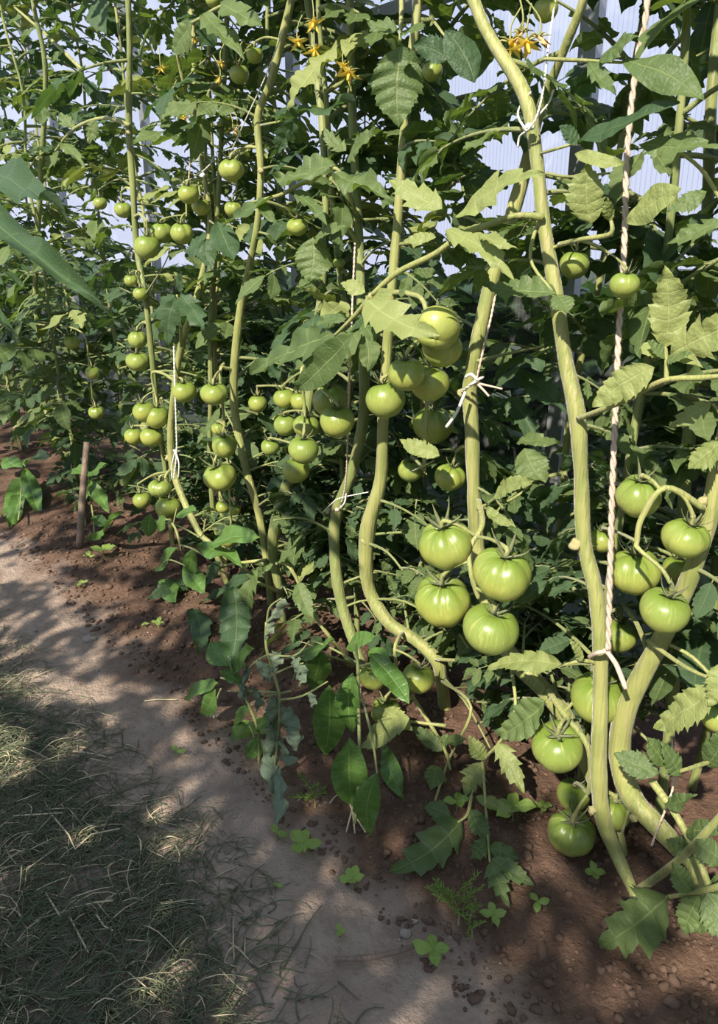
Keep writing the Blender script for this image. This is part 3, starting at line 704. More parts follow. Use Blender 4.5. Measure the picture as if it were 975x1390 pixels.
# under the knot
hl('S1', [(813, 900, .86), (790, 897, .83), (765, 903, .82)], [(765, 903, 653, 905, 36, 5, r_, .80), (790, 898, 775, 868, 14, 0, r_, .82)], .82, 'leaf_pale', 5)
hl('S1', [(750, 945, .9), (742, 955, .84)], [(742, 952, 670, 1000, 48, -5, c_)], .82, 'leaf', 4)
hl('S2', [(690, 885, .9), (700, 960, .86), (680, 1005, .84), (655, 1035, .84), (640, 1080, .83)], [(676, 1006, 712, 1076, 38, 0, l_), (655, 1035, 630, 1080, 44, 0, l_), (660, 1030, 640, 1000, 26, 0, r_), (645, 1080, 700, 1100, 20, 0, r_)], .84, 'leaf_pale', 4)
hl('S2', [(640, 1080, .83), (635, 1105, .82), (622, 1116, .81)], [(628, 1112, 530, 1180, 66, 0, l_, .79), (612, 1108, 574, 1092, 30, 0, r_, .8), (640, 1100, 665, 1140, 30, 0, r_)], .81, 'leaf', 4)
hl('S2', [(655, 1035, .84), (660, 1100, .84), (665, 1170, .84)], [(667, 1165, 725, 1200, 34, 0, l_), (667, 1170, 690, 1225, 36, 0, l_), (660, 1140, 640, 1165, 30, 0, l_), (664, 1150, 705, 1165, 26, 0, c_)], .84, 'leaf', 4)
hl('S4', [(600, 925, .93), (640, 960, .88), (610, 1030, .85), (590, 1090, .85)], [(592, 1040, 585, 1068, 34, 0, r_), (600, 1020, 560, 985, 24, 0, r_)], .85, 'leaf', 4)
hl('S4', [(560, 945, .92), (600, 1010, .86), (612, 1045, .85)], [(600, 1005, 630, 1000, 22, 0, r_)], .85, 'leaf', 5)
hl('S4', [(606, 985, .9), (560, 980, .86), (545, 978, .83)], [(556, 975, 484, 1014, 42, 10, r_, .80), (520, 962, 556, 985, 30, 0, r_, .82)], .82, 'leaf_pale', 4)
hl('S2', [(648, 690, .9), (690, 680, .96), (720, 660, 1.0)], [(712, 608, 740, 655, 50, 0, c_, .98), (700, 600, 760, 600, 24, 0, r_, 1.0)], .98, 'leaf', 4)
hl('S2', [(653, 690, .9), (680, 672, .88), (708, 662, .87)], [(660, 690, 700, 712, 18, 0, r_, .87), (670, 676, 718, 650, 26, 10, r_, .87)], .87, 'leaf_pale', 4)
hl('S4', [(560, 640, .9), (590, 625, .87)], [(597, 618, 540, 592, 28, -10, r_, .86)], .86, 'leaf_pale', 3)
hl('S2', [(648, 490, .9), (690, 480, .98), (740, 470, 1.02)], [(740, 490, 722, 497, 22, 0, p_, .88), (700, 500, 770, 560, 46, 0, l_, 1.0), (690, 540, 730, 600, 40, 0, l_, 1.02)], 1.0, 'leaf_dark', 4)
# upper middle
hl('S4', [(545, -30, .93), (545, 20, .91), (543, 60, .90)], [(545, 62, 541, 168, 74, 0, c_, .89), (540, 42, 498, 28, 38, 5, l_), (548, 42, 574, 36, 40, -5, l_), (545, 100, 560, 75, 14, 0, r_)], .90, 'leaf', 6)
hl('S4', [(590, 30, .92), (612, 60, .90)], [(645, 112, 606, 36, 46, 10, p_, .88), (610, 80, 560, 60, 40, -30, r_)], .89, 'leaf_dark', 4)
hl('S5', [(486, 300, .97), (470, 250, .92), (452, 228, .90), (420, 250, .89)], [(455, 224, 368, 232, 46, 5, c_), (470, 220, 505, 170, 36, 0, l_), (455, 238, 530, 262, 40, -10, c_), (470, 205, 440, 172, 30, 0, l_)], .90, 'leaf', 5)
hl('S5', [(486, 330, .97), (430, 250, .93), (380, 265, .9), (340, 275, .88)], [(372, 268, 290, 295, 30, 5, l_, .87), (400, 262, 440, 295, 26, 0, l_, .88), (350, 270, 375, 300, 20, 0, r_, .88)], .88, 'leaf', 5)
hl('S6', [(440, 360, .96), (430, 330, .92)], [(425, 322, 420, 382, 56, 0, c_, .90), (425, 330, 460, 300, 30, 0, l_, .90)], .90, 'leaf', 4)
hl('S7', [(354, 170, .94), (380, 165, .92)], [(375, 165, 480, 130, 30, -25, r_, .91), (400, 160, 375, 212, 34, -40, l_, .91)], .91, 'leaf_dark', 4)
# left
hl('S8', [(246, 470, .92), (244, 420, .89), (240, 400, .88)], [(238, 402, 226, 470, 44, 8, l_), (245, 400, 275, 445, 44, -8, l_), (236, 400, 200, 430, 34, 10, l_), (244, 396, 244, 372, 22, 0, r_)], .87, 'leaf_dark', 4)
hl('S8', [(285, 300, .96), (300, 310, .92)], [(295, 300, 318, 350, 36, -10, p_, .88), (280, 318, 250, 340, 40, 10, r_, .88), (280, 325, 288, 362, 30, 0, r_, .88)], .88, 'leaf_dark', 3)
hl('S9', [(197, 400, .91), (220, 365, .88), (232, 339, .86)], [(232, 338, 192, 358, 18, 15, p_, .86)], .86, 'leaf_pale', 2)
hl('S10', [(57, 480, .87), (75, 445, .86), (92, 425, .85)], [(92, 425, 42, 452, 20, 10, p_, .84), (98, 420, 110, 442, 26, 0, l_, .84)], .84, 'leaf_pale', 3)
hl('S9', [(176, 170, .92), (140, 160, .90), (100, 175, .89), (75, 205, .88)], [(78, 205, 55, 240, 26, 0, l_), (100, 175, 80, 150, 24, 0, l_), (130, 163, 120, 195, 24, 0, l_), (85, 195, 110, 215, 22, 0, l_)], .89, 'leaf', 4)
hl('S9', [(112, 95, .93), (60, 45, .90), (20, 10, .89)], [(70, 50, 75, 25, 26, 0, l_), (50, 35, 20, 55, 26, 0, l_), (85, 70, 60, 92, 22, 0, l_), (30, 20, 0, 30, 34, 0, l_)], .9, 'leaf', 4)
hl('S8', [(266, 170, .98), (240, 60, .92), (280, 20, .90), (320, 0, .89)], [(275, 20, 330, 62, 44, -15, l_, .88), (300, 5, 350, 20, 50, 0, l_, .88), (260, 30, 230, 70, 40, -10, r_, .89)], .89, 'leaf', 5)
# dark mature leaves near the plant feet
hl('S5', [(480, 905, .91), (430, 840, .87), (395, 772, .84), (375, 765, .83)], [(377, 763, 395, 750, 22, 0, r_, .83), (405, 790, 425, 838, 28, 0, r_, .84), (350, 772, 322, 848, 40, 10, l_, .83), (372, 766, 352, 775, 10, 0, r_)], .84, 'leaf', 5)
hl('S6', [(380, 805, .92), (345, 790, .86), (315, 800, .84)], [(318, 800, 312, 905, 46, 0, c_, .82), (340, 785, 300, 790, 36, 0, l_, .84), (330, 800, 262, 812, 34, 20, l_, .85)], .84, 'leaf_dark', 4)
hl('S7', [(362, 760, .95), (300, 770, .88), (262, 800, .85)], [(262, 826, 266, 880, 34, 0, r_, .82), (300, 765, 270, 800, 30, 10, r_, .86), (285, 790, 230, 790, 26, 10, r_, .86), (262, 790, 200, 812, 26, 0, r_, .86)], .85, 'leaf_dark', 4)
hl('S4', [(592, 895, .96), (640, 890, .94), (600, 830, .96)], [], .9, 'leaf', 4)

# ---------------------------------------------------------------- pepper plants
def pepper(key, base, label, stems, leaves, c):
    b = base if isinstance(base, V) else PG(*base); pl = Plant((b.x, b.y, 0), label, 'pepper plant', 'pepper_plant'); PLANTS[key] = pl
    mb = MB(); 
    for st, w in stems:
        pts = [P(x, y, cc) for x, y, cc in st]; ww = w / 2 * depth(pts[0]) / F
        tube(mb, pts, [ww] * (len(pts) - 1) + [ww * .7], 8, 5, knots=.1)
    pl.path = [b]; pl.part('stem', mb, ['stem_dark'])
    for q in leaves: 
        bx, by, tx, ty, wd, roll = q[:6]; cc = q[6] if len(q) > 6 else c
        hand_leaf(key, None, [(bx, by, tx, ty, wd, roll, 'pepper', cc)], cc, 'pepper', dc=-.012)
    return pl
def gnd(x, y):
    q = PG(x, y); return (x, y, q.dot(ROWN))
pepper('P1', (478, 1120), 'glossy-leaved pepper plant hanging its broad leaves beneath the straight tied stem',
  [([gnd(482, 1118), (488, 1040, .67), (487, 960, .72), (486, 905, .73), (482, 870, .74)], 5), ([(487, 905, .80), (520, 900, .82), (555, 920, .83)], 4), ([(486, 900, .80), (450, 880, .79), (425, 870, .78)], 3), ([(487, 930, .79), (505, 1000, .68), (512, 1050, .64)], 3)],
  [(447, 930, 440, 1030, 42, 0, .70), (478, 915, 476, 1000, 33, 5, .715), (474, 1002, 478, 1102, 46, -5, .645), (512, 1050, 500, 1140, 34, 0, .625), (455, 868, 398, 885, 24, 15, .79), (438, 885, 425, 940, 36, -30, .80), (502, 888, 556, 950, 32, -15, .78), (500, 885, 528, 895, 20, 10, .82), (520, 1010, 545, 1080, 26, 20, .80), (470, 880, 500, 860, 24, 0, .82)], .78)
PC = .585
pl = pepper('P2', (352, 1035), 'young pepper plant bearing one small white flower over the path',
  [([gnd(352, 1035), (350, 990, PC), (330, 940, PC), (318, 925, PC), (300, 920, PC)], 4), ([(330, 940, PC), (360, 945, PC), (395, 938, PC)], 3), ([(300, 935, PC), (294, 950, PC), (290, 968, PC)], 2.5), ([(318, 925, PC), (312, 900, PC)], 3), ([gnd(352, 1035), (345, 1000, PC), (338, 985, PC)], 3)],
  [(295, 926, 243, 946, 26, 10), (293, 936, 270, 972, 24, -5), (312, 905, 285, 870, 30, 0), (318, 915, 340, 880, 28, 0), (338, 985, 305, 1006, 20, 0), (345, 990, 375, 975, 24, 0), (350, 1000, 330, 1030, 20, 0), (330, 930, 300, 905, 22, 30), (338, 960, 310, 985, 18, 0)], PC)
def flower_mesh(rng, c, size, axis, npet, mat_i, spread=.9, wide=.28):
    mb = MB(); z = axis.normalized(); a = z.orthogonal().normalized(); b = z.cross(a)
    for k in range(npet):
        th = 2 * math.pi * k / npet + rng.uniform(-.2, .2); d = (a * math.cos(th) + b * math.sin(th)); s = z.cross(d)
        dr = rng.uniform(.5, 1.1) * spread; vs = []
        for q in range(6):
            t = q / 5; w = wide * size * math.sin(math.pi * min(1, t * .8 + .2)) * (1 - t * .6)
            p = V(c) + z * (size * (.1 + t * (1 - .5 * dr))) + d * (size * dr * t) - z * (size * .4 * dr * t * t)
            vs += [tuple(p - s * w), tuple(p + d * .0003 - z * .0006), tuple(p + s * w)]
        fs = []
        for q in range(5): fs += [(q * 3, q * 3 + 1, q * 3 + 4, q * 3 + 3), (q * 3 + 1, q * 3 + 2, q * 3 + 5, q * 3 + 4)]
        mb.add(vs, fs, None, mat_i)
    tube(mb, [V(c), V(c) + z * size * .75], [size * .13, size * .07], 6, 1, mi=mat_i)
    return mb
fl = flower_mesh(random.Random(2), P(290, 966, PC), .015, V((0, -.1, -1)), 6, 0, .55, .30); pl.part('flower', fl, ['white_petal'], label='small white hanging flower')
pepper('P3', (250, 768), 'dark low pepper plant at the shaded foot of the cut-topped stem',
  [([gnd(252, 768), (245, 740, .80), (235, 712, .81), (215, 700, .81)], 3), ([(245, 740, .80), (262, 745, .79), (285, 760, .78)], 2.5), ([(235, 712, .81), (240, 690, .83)], 2), ([(252, 768, .78), (228, 760, .78), (215, 775, .78)], 2)],
  [(205, 697, 200, 730, 20, 0), (240, 745, 205, 775, 24, 0), (262, 745, 250, 790, 22, 0), (270, 742, 322, 752, 28, -20), (285, 740, 340, 720, 30, 0), (240, 700, 262, 690, 20, 0), (215, 790, 235, 812, 26, 0), (250, 770, 275, 800, 26, 0), (225, 700, 212, 720, 18, 0)], .79)
pepper('P4', (128, 728), 'far pepper plant with one long narrow bright leaf beside the brown stake',
  [([gnd(128, 728), (127, 705, .80), (122, 670, .82), (120, 640, .83)], 2.5)],
  [(166, 694, 109, 731, 12, 0, .78), (122, 670, 95, 690, 16, 0), (122, 655, 145, 690, 18, 0), (120, 640, 95, 630, 18, 0), (120, 645, 140, 625, 18, 0), (126, 700, 145, 712, 14, 0)], .80)
pepper('P5', (25, 706), 'dark pepper plant in the far left corner over shaded soil',
  [([gnd(25, 706), (28, 680, .77), (30, 640, .79)], 2.5)],
  [(35, 640, 50, 690, 22, 0), (30, 645, 0, 690, 24, 0), (30, 635, 5, 615, 22, 0), (32, 630, 60, 610, 20, 0), (28, 670, 10, 705, 20, 0)], .78)
# big near leaves poking in at the left edge
e_ = P(-230, 300, .16); b = V((e_.x - .03, e_.y - .04, 0)); pl = Plant((b.x, b.y, 0), 'broad-leaved plant reaching in from the left edge with long dark blades', 'plant', 'leafy_plant'); PLANTS['E1'] = pl
mb = MB(); tube(mb, [b, b + V((-.01, .0, .35)), b + V((.0, .01, .7)), e_, e_ + V((-.03, .02, .14))], [.008, .008, .007, .005, .003], 8, 4); pl.part('stem', mb, ['stem_dark']); pl.path = [b]
hand_leaf('E1', [(-230, 300, .16), (-120, 230, .24), (-60, 230, .3)], [(-70, 225, 76, 252, 38, -10, p_, .3), (-60, 240, 92, 345, 46, 10, p_, .3), (-70, 330, 20, 445, 34, 0, p_, .32)], .3, 'leaf_dark', 5)

# ---------------------------------------------------------------- flowers and dried blossoms on the vines
FR = random.Random(9)
def blossoms(pk, spots, size, mat, c, lab=None):
    for x, y in spots:
        ctr = P(x, y, c); ax = V((FR.uniform(-.5, .5), FR.uniform(-.8, 0), -.6))
        mb = flower_mesh(FR, ctr, size * FR.uniform(.85, 1.2), ax, 5, 0, 1.0 if mat == 'petal' else .25, .16)
        tube(mb, [ctr + V((FR.uniform(-.02, .02), .01, .045)), ctr + V((0, 0, .02)), ctr], [.0012, .0012, .0018], 5, 3, mi=1)
        for k in range(5):
            d = V((math.cos(k * 1.256), math.sin(k * 1.256), .3)) * size * .7; tube(mb, [ctr, ctr + d * .6, ctr + d - V((0, 0, .003))], [.0016, .0014, .0004], 4, 1, mi=1)
        PLANTS[pk].part('flower', mb, [mat, 'stem'], label=lab)
blossoms('S6', [(427, 66), (404, 55), (426, 30), (466, 88), (474, 96)], .029, 'petal', .93, 'yellow star-shaped tomato flower')
blossoms('S1', [(693, 57), (715, 55)], .029, 'petal', .87, 'yellow star-shaped tomato flower')
blossoms('S1', [(709, 44), (732, 50)], .022, 'dry_petal', .87, 'dried tomato blossom')
blossoms('S8', [(236, 135), (248, 155), (240, 140), (218, 92), (265, 52), (300, 85), (299, 105), (232, 130), (252, 160)], .020, 'petal', .93)
blossoms('S7', [(316, 175), (322, 172), (322, 85)], .015, 'dry_petal', .93)
blossoms('S9', [(110, 110), (115, 5)], .014, 'dry_petal', .93)

# ---------------------------------------------------------------- more tomato plants filling the row and the strip behind it
GR = random.Random(33)
FILL = [  # s, n, height, label
 (-.25, 1.18, 1.75, 'tomato plant against the ribbed wall behind the right frame edge'),
 (.10, 1.20, 1.8, 'tomato plant against the ribbed wall, behind the upper part of the twine'),
 (.42, 1.16, 1.8, 'tomato plant behind the tall hairy stem, dark leaves near the wall'),
 (.75, 1.14, 1.8, 'tomato plant behind the four big fruits, crown crossing the pale wall'),
 (.55, 1.0, 1.85, 'tomato plant right behind the light stem tied by white string'),
 (1.2, 1.02, 1.9, 'tomato plant between the bent bare stem and the yellow-flowered one, a step back'),
 (1.8, 1.0, 1.9, 'tomato plant a step back between the forked pale stem and the three-fruit column'),
 (.15, 1.02, 1.8, 'tomato plant just behind the twine and the upper right leaves'),
 (1.05, 1.10, 1.85, 'tomato plant in deep shade behind the middle cluster of fruits'),
 (1.35, 1.12, 1.9, 'tomato plant behind the thin central twine, close to the wall'),
 (1.65, 1.10, 1.9, 'tomato plant behind the yellow-flowered one, near the wall'),
 (1.95, 1.10, 1.95, 'tomato plant behind the forked pale stem, near the wall'),
 (2.3, 1.08, 2.0, 'tomato plant behind the column of three fruits, near the wall'),
 (2.7, 1.08, 2.0, 'tomato plant behind the cut-topped stem, near the wall'),
 (2.75, .90, 1.9, 'tomato plant between the smooth upright stem and the slim one'),
 (3.1, 1.06, 2.0, 'tomato plant behind the smooth upright stem, near the wall'),
 (3.55, .92, 2.0, 'tomato plant by the far left corner, beyond the brown stake'),
 (3.6, 1.12, 2.05, 'tomato plant in the back row beyond the far left fruits'),
 (4.05, .86, 2.0, 'tomato plant farthest along the front row, cut by the left edge'),
 (4.2, 1.1, 2.1, 'tomato plant last of the back row by the end wall'),
 (4.7, .80, 2.0, 'tomato plant beyond the dark left-edge blades, nearest the end wall'),
]
for i, (s, n, h, lab) in enumerate(FILL):
    b = W(s, n); pl = Plant(b, lab); PLANTS['F%d' % i] = pl
    pts = [b]; lean = V((GR.uniform(-.08, .08), GR.uniform(-.08, .08), 0)); k = 8
    for j in range(1, k + 1): pts.append(b + lean * (j / k) + V((GR.uniform(-.018, .018), GR.uniform(-.018, .018), h * j / k)))
    stem_build(pl, pts, [.0075 - .004 * j / k for j in range(k + 1)], 'stem' if i % 3 == 0 else 'stem_dark')
    scatter_leaves(pl, .22 if n > 1 else .28, h, .042 if s < 2.2 else .036, .24, .34, GR, dark=.5 if s > 1 else .4, pale=.06, maxn=80, el=(-.4, .6))
    scatter_leaves(pl, .10, .85, .035, .20, .30, GR, dark=.6, pale=.02, maxn=30, el=(-.4, .3), tries=10)
    if n > 1: scatter_leaves(pl, .9, h, .07, .22, .32, GR, dark=.3, pale=.12, maxn=20, el=(-.2, .6))
for key, S in STEMS.items():
    z0, z1, st = S['leaves']
    scatter_leaves(PLANTS[key], z0, z1 + .2, st, .20, .30, GR, dark=.3, pale=.15, kscale=1.0, tries=8)
    scatter_leaves(PLANTS[key], .15, z0, .06, .13, .22, GR, dark=.5, pale=.05, tries=12, maxn=18, el=(-.6, .2))
# low side shoots round the plant feet
for key, nb, zr in (('S2', 6, .45), ('S4', 8, .5), ('S5', 8, .5), ('S6', 7, .5), ('S7', 7, .42), ('S8', 6, .4), ('S9', 4, .3), ('S11', 6, .45), ('S3', 2, .4), ('S12', 5, .6), ('S10', 3, .4)):
    pl = PLANTS[key]; low = [p for p in pl.path if .03 < p.z < zr]; done = 0
    for _ in range(nb * 4):
        if done >= nb: break
        st = GR.choice(low); a = GR.uniform(0, 6.28); Lb = GR.uniform(.10, .24); d = V((math.cos(a), math.sin(a), GR.uniform(-.2, .5))).normalized()
        e = st + d * Lb; m_ = st + d * Lb * .5 + V((0, 0, .02))
        if e.z < .06 or blocked([e, m_], True, .6): continue
        put = []
        for q in range(9):
            t = GR.uniform(.2, 1.0); c_q = st.lerp(m_, t * 2) if t < .5 else m_.lerp(e, t * 2 - 1)
            ms, smp = VAR[GR.randrange(len(VAR))]; L = GR.uniform(.09, .17)
            rot = Euler((GR.uniform(-.6, .3), GR.uniform(-.5, .5), a - 1.57 + GR.uniform(-1.5, 1.5)), 'XYZ'); m3 = rot.to_matrix()
            if blocked([c_q + m3 @ (s_ * L) for s_ in smp], True, 1.0): continue
            put.append((ms[0 if GR.random() < .45 else 1], c_q, rot, L))
        if len(put) < 2: continue
        done += 1; mb = MB(); tube(mb, [st, m_, e], [.003, .0024, .0016], 7, 4, knots=.1); pl.part('branch', mb, ['stem_dark'])
        for me, c_q, rot, L in put: link('leaf', me, pl.o, c_q - pl.base, rot, (L, L, L))
# the row on the other side of the path, outside the picture: it shades the path
LEFT = [(-1.9, -.62, 1.2), (-1.5, -.6, 1.25), (-1.1, -.62, 1.22), (-.7, -.62, 1.35), (-.45, -.66, 1.5), (-.2, -.62, 1.55), (.05, -.66, 1.6), (.3, -.62, 1.6), (.55, -.66, 1.58), (.85, -.62, 1.5), (1.15, -.6, 1.5), (1.55, -.6, 1.7), (1.95, -.6, 1.95), (2.4, -.6, 2.1), (2.85, -.6, 2.1), (3.3, -.6, 2.1), (-.3, -.95, 1.7), (.1, -.95, 1.7), (.5, -.95, 1.7), (-.7, -.95, 1.6)]
for i, (s, n, h) in enumerate(LEFT):
    b = W(s, n); pl = Plant(b, 'leafy tomato plant of the row across the path', group='tomato plants across the path')
    pts = [b + V((0, 0, h * j / 6)) + V((GR.uniform(-.02, .02), GR.uniform(-.02, .02), 0)) for j in range(7)]
    stem_build(pl, pts, [.009 - .0008 * j for j in range(7)], 'stem_dark')
    scatter_leaves(pl, .05, h, .030, .28, .38, GR, maxn=85, check=False)
# ---------------------------------------------------------------- wilted shoot hanging over the bed
g = PG(372, 1112); pl = Plant((g.x, g.y, 0), 'wilted grey-green shoot with limp curled leaves, left of the glossy pepper leaves', 'wilted shoot', 'wilted_shoot'); PLANTS['WS'] = pl
mb = MB()
tube(mb, [P(x, y, .575) for x, y in ((362, 845), (362, 880), (372, 915), (380, 950), (378, 1000), (372, 1050), (372, 1085))], [.0028, .0026, .0026, .0024, .0022, .002, .0015], 8, 5)
for st in (((364, 888), (340, 905), (325, 938)), ((364, 888), (400, 890), (420, 870)), ((380, 950), (410, 945), (445, 925)), ((372, 915), (395, 905), (412, 900)), ((376, 940), (340, 938), (310, 938)), ((362, 850), (366, 825), (382, 812))):
    tube(mb, [P(x, y, .575) for x, y in st], [.002, .0017, .001], 6, 4)
pl.part('stem', mb, ['stem_dark'])
WR = random.Random(4)
def limp(pl, x0, y0, x1, y1, w, c):
    """a limp leaf: hangs nearly straight down, edges rolled in, crumpled"""
    b = P(x0, y0, c); t = P(x1, y1, c + .0); n = 16; m = 9; vs = []; uv = []; ax = t - b; s = V((0, 0, 1)).cross(ROWN).normalized()
    s.rotate(Matrix.Rotation(WR.uniform(-.7, .7), 3, 'Z')); o = s.cross(V((0, 0, 1))); ww = w / 2 * depth(b) / F; ph = WR.uniform(0, 6)
    for i in range(n + 1):
        q = i / n; pr = (math.sin(math.pi * (q * .88 + .08)) ** .7) * (1 + .25 * math.sin(13 * q + ph))
        for j in range(m):
            u = j / (m - 1) * 2 - 1; th = u * (1.5 + .6 * math.sin(5 * q + ph))
            p = b + ax * q + s * (math.sin(th) * ww * pr) + o * ((1 - math.cos(th)) * ww * pr * .8) + V((noise.noise(V((q * 5, u * 2, ph))), noise.noise(V((q * 5, u * 2, ph + 9))), 0)) * ww * .6
            vs.append(tuple(p)); uv.append((.5 + u * .5, q * 5 + .5))
    fs = [(i * m + j, i * m + j + 1, (i + 1) * m + j + 1, (i + 1) * m + j) for i in range(n) for j in range(m - 1)]
    mb = MB(); mb.add(vs, fs, uv); pl.part('leaf', mb, ['wilt'])
for q in ((384, 812, 362, 848, 22), (366, 842, 360, 868, 16), (332, 905, 326, 950, 24), (350, 895, 362, 925, 20), (374, 885, 370, 912, 18), (398, 892, 404, 922, 20), (412, 902, 406, 935, 16), (345, 935, 348, 965, 16), (372, 945, 366, 985, 22), (384, 960, 396, 1010, 26), (378, 1000, 388, 1040, 24), (366, 985, 362, 1030, 24), (360, 1022, 372, 1080, 26), (378, 1040, 372, 1118, 22), (325, 928, 332, 942, 14), (420, 940, 424, 962, 14), (392, 985, 400, 1018, 20)):
    limp(pl, *q, .57)

# ---------------------------------------------------------------- twine
def twine(name, label, pts, w, mat='twine', fuzz=1500, knot=None, tails=()):
    mb = MB(); p3 = [P(x, y, c) for x, y, c in pts]; w2 = w / 2 * depth(p3[-1]) / F
    fine, _ = smooth_path(p3, [w2] * len(p3), 4)
    # two twisted strands
    L = 0; ln = [0]
    for a, b in zip(fine, fine[1:]): L += (b - a).length; ln.append(L)
    N_ = max(12, int(L / .0035)); base = []
    for k in range(N_ + 1):
        d = L * k / N_; i = next((i for i in range(len(ln) - 1) if ln[i + 1] >= d - 1e-9), len(ln) - 2)
        base.append(fine[i].lerp(fine[i + 1], (d - ln[i]) / max(ln[i + 1] - ln[i], 1e-9)))
    for s in (0, math.pi):
        q = []
        for k, b in enumerate(base):
            th = L * k / N_ / (w2 * 9) * 6.283 + s; q.append(b + V((math.cos(th), math.sin(th), 0)) * w2 * .45)
        tube(mb, q, w2 * .62, 6, 1)
    FZ = random.Random(1)
    for _ in range(int(L * fuzz)):
        b = base[FZ.randrange(len(base))]; d = V((FZ.uniform(-1, 1), FZ.uniform(-1, 1), FZ.uniform(-.6, .6))).normalized()
        e = b + d * w2 + d * FZ.uniform(.001, .0045) + V((0, 0, FZ.uniform(-.002, .001))); s = d.orthogonal().normalized() * .00014; s2 = d.cross(s)
        mb.add([tuple(b + d * w2 * .6 + s), tuple(b + d * w2 * .6 - s), tuple(b + d * w2 * .6 + s2), tuple(e)], [(0, 1, 3), (1, 2, 3), (2, 0, 3)])
    for t in tails: tube(mb, [P(*q) for q in t], w2 * .9, 6, 4, knots=.25)
    if knot:
        for kx, ky, kc, r in knot: blob(mb, P(kx, ky, kc), r, (1.2, 1, .9), 0, 12, 10, .5)
    o = link(name, mb.mesh(name, [mat])); tag(o, label, 'twine'); return o
twine('jute_twine', 'hairy pinkish jute twine running down to a knot on the tall stem',
      [(884, -60, .97), (876, 30, .96), (866, 75, .96), (852, 200, .94), (848, 330, .91), (841, 440, .88), (837, 530, .86), (832, 650, .845), (829, 760, .84), (826, 882, .835)], 8, fuzz=4500,
      knot=[(824, 884, .838, .0048)], tails=([(824, 884, .838), (812, 886, .828), (800, 892, .845)], [(824, 884, .838), (832, 895, .835), (838, 905, .835), (850, 935, .83)]))
twine('white_string', 'thin white string looped round the tall stem near the top right',
      [(760, -40, .93), (745, 60, .90), (738, 120, .86), (728, 160, .835), (716, 178, .835)], 3.2, 'tie', 300, knot=[(720, 172, .84, .005)],
      tails=([(716, 178, .835), (704, 160, .85), (706, 145, .86), (722, 124, .855)], [(716, 178, .84), (706, 185, .845), (703, 200, .845)], [(728, 160, .84), (745, 140, .86), (752, 122, .87)]))
twine('brown_string', 'brown string rising from the white tie above the four big fruits',
      [(676, 380, .96), (668, 425, .93), (655, 480, .90), (647, 516, .895)], 3.5, fuzz=300, knot=[(647, 520, .892, .006)], tails=([(647, 520, .892), (665, 524, .89), (682, 528, .89)], [(647, 520, .892), (657, 530, .885), (664, 538, .885)]))
twine('white_tie', 'white cloth tie wrapped on the light stem above the four big fruits',
      [(628, 532, .90), (636, 525, .885), (648, 516, .885), (656, 512, .90)], 5, 'tie', 0, tails=([(632, 532, .885), (620, 560, .87), (606, 580, .86)], [(648, 516, .885), (640, 508, .88), (632, 512, .88)]))
twine('thin_twine', 'thin pale twine hanging straight down past the round central tomato',
      [(482, 330, .93), (479, 400, .90), (477, 450, .88), (473, 560, .875), (470, 650, .91), (462, 690, .92)], 2.6, fuzz=100, knot=[(458, 692, .905, .005)])
twine('grey_string', 'grey-white string tied across the straight tan-green stem',
      [(438, 696, .91), (450, 684, .90), (462, 676, .905), (500, 668, .93)], 2.2, 'tie', 0, tails=([(462, 690, .90), (468, 682, .90), (470, 670, .91)],))
twine('stem_twine', 'white twine hanging along the cut-topped stem, frayed at its end',
      [(236, 470, .92), (238, 540, .90), (240, 600, .90), (239, 625, .895), (236, 650, .89)], 2.4, 'tie', 200, knot=[(238, 612, .90, .005)], tails=([(238, 612, .895), (233, 635, .89), (234, 650, .89)], [(238, 612, .895), (243, 630, .89), (242, 650, .89)]))
twine('pink_twine', 'pale pink twine left of the smooth green fruits high on the left',
      [(264, 130, .96), (260, 190, .95), (256, 248, .94)], 2.2, fuzz=100)
twine('loose_string', 'thin white string slanting up to the forked stem near the top',
      [(385, 40, .94), (360, 105, .93), (330, 170, .92), (312, 210, .92)], 1.8, 'tie', 0)
twine('looped_tie', 'white string loop knotted on the stem left of the large creased pale tomato',
      [(264, 238, .95), (276, 232, .93), (286, 222, .93), (290, 212, .95)], 2.4, 'tie', 0, knot=[(275, 238, .93, .006)])
twine('ground_twine', 'frayed twine end hanging down by the thick stem over the soil',
      [(912, 1000, .93), (915, 1060, .89), (905, 1095, .87), (893, 1125, .86), (885, 1148, .86)], 3.2, fuzz=1500)

# ---------------------------------------------------------------- brown stake and stick, stones, clods
b = PG(106, 748); o_ = P(118, 600, .80)
mb = MB(); tube(mb, [b + V((0, 0, -.03)), (b + o_) / 2, o_], [.012, .011, .010], 10, 4, knots=.15); tag(link('wooden_stake', mb.mesh('stake', ['wood'])), 'brown wooden stake leaning in the dark soil at the far left', 'stake')
mb = MB(); tube(mb, [PG(x, y, .006) for x, y in ((455, 1302), (500, 1300), (545, 1290), (575, 1278))], [.0045, .0045, .004, .0025], 8, 4, knots=.4); tag(link('fallen_stick', mb.mesh('stick', ['wood'])), 'thin dark stick lying on the soil at the bottom middle', 'stick')

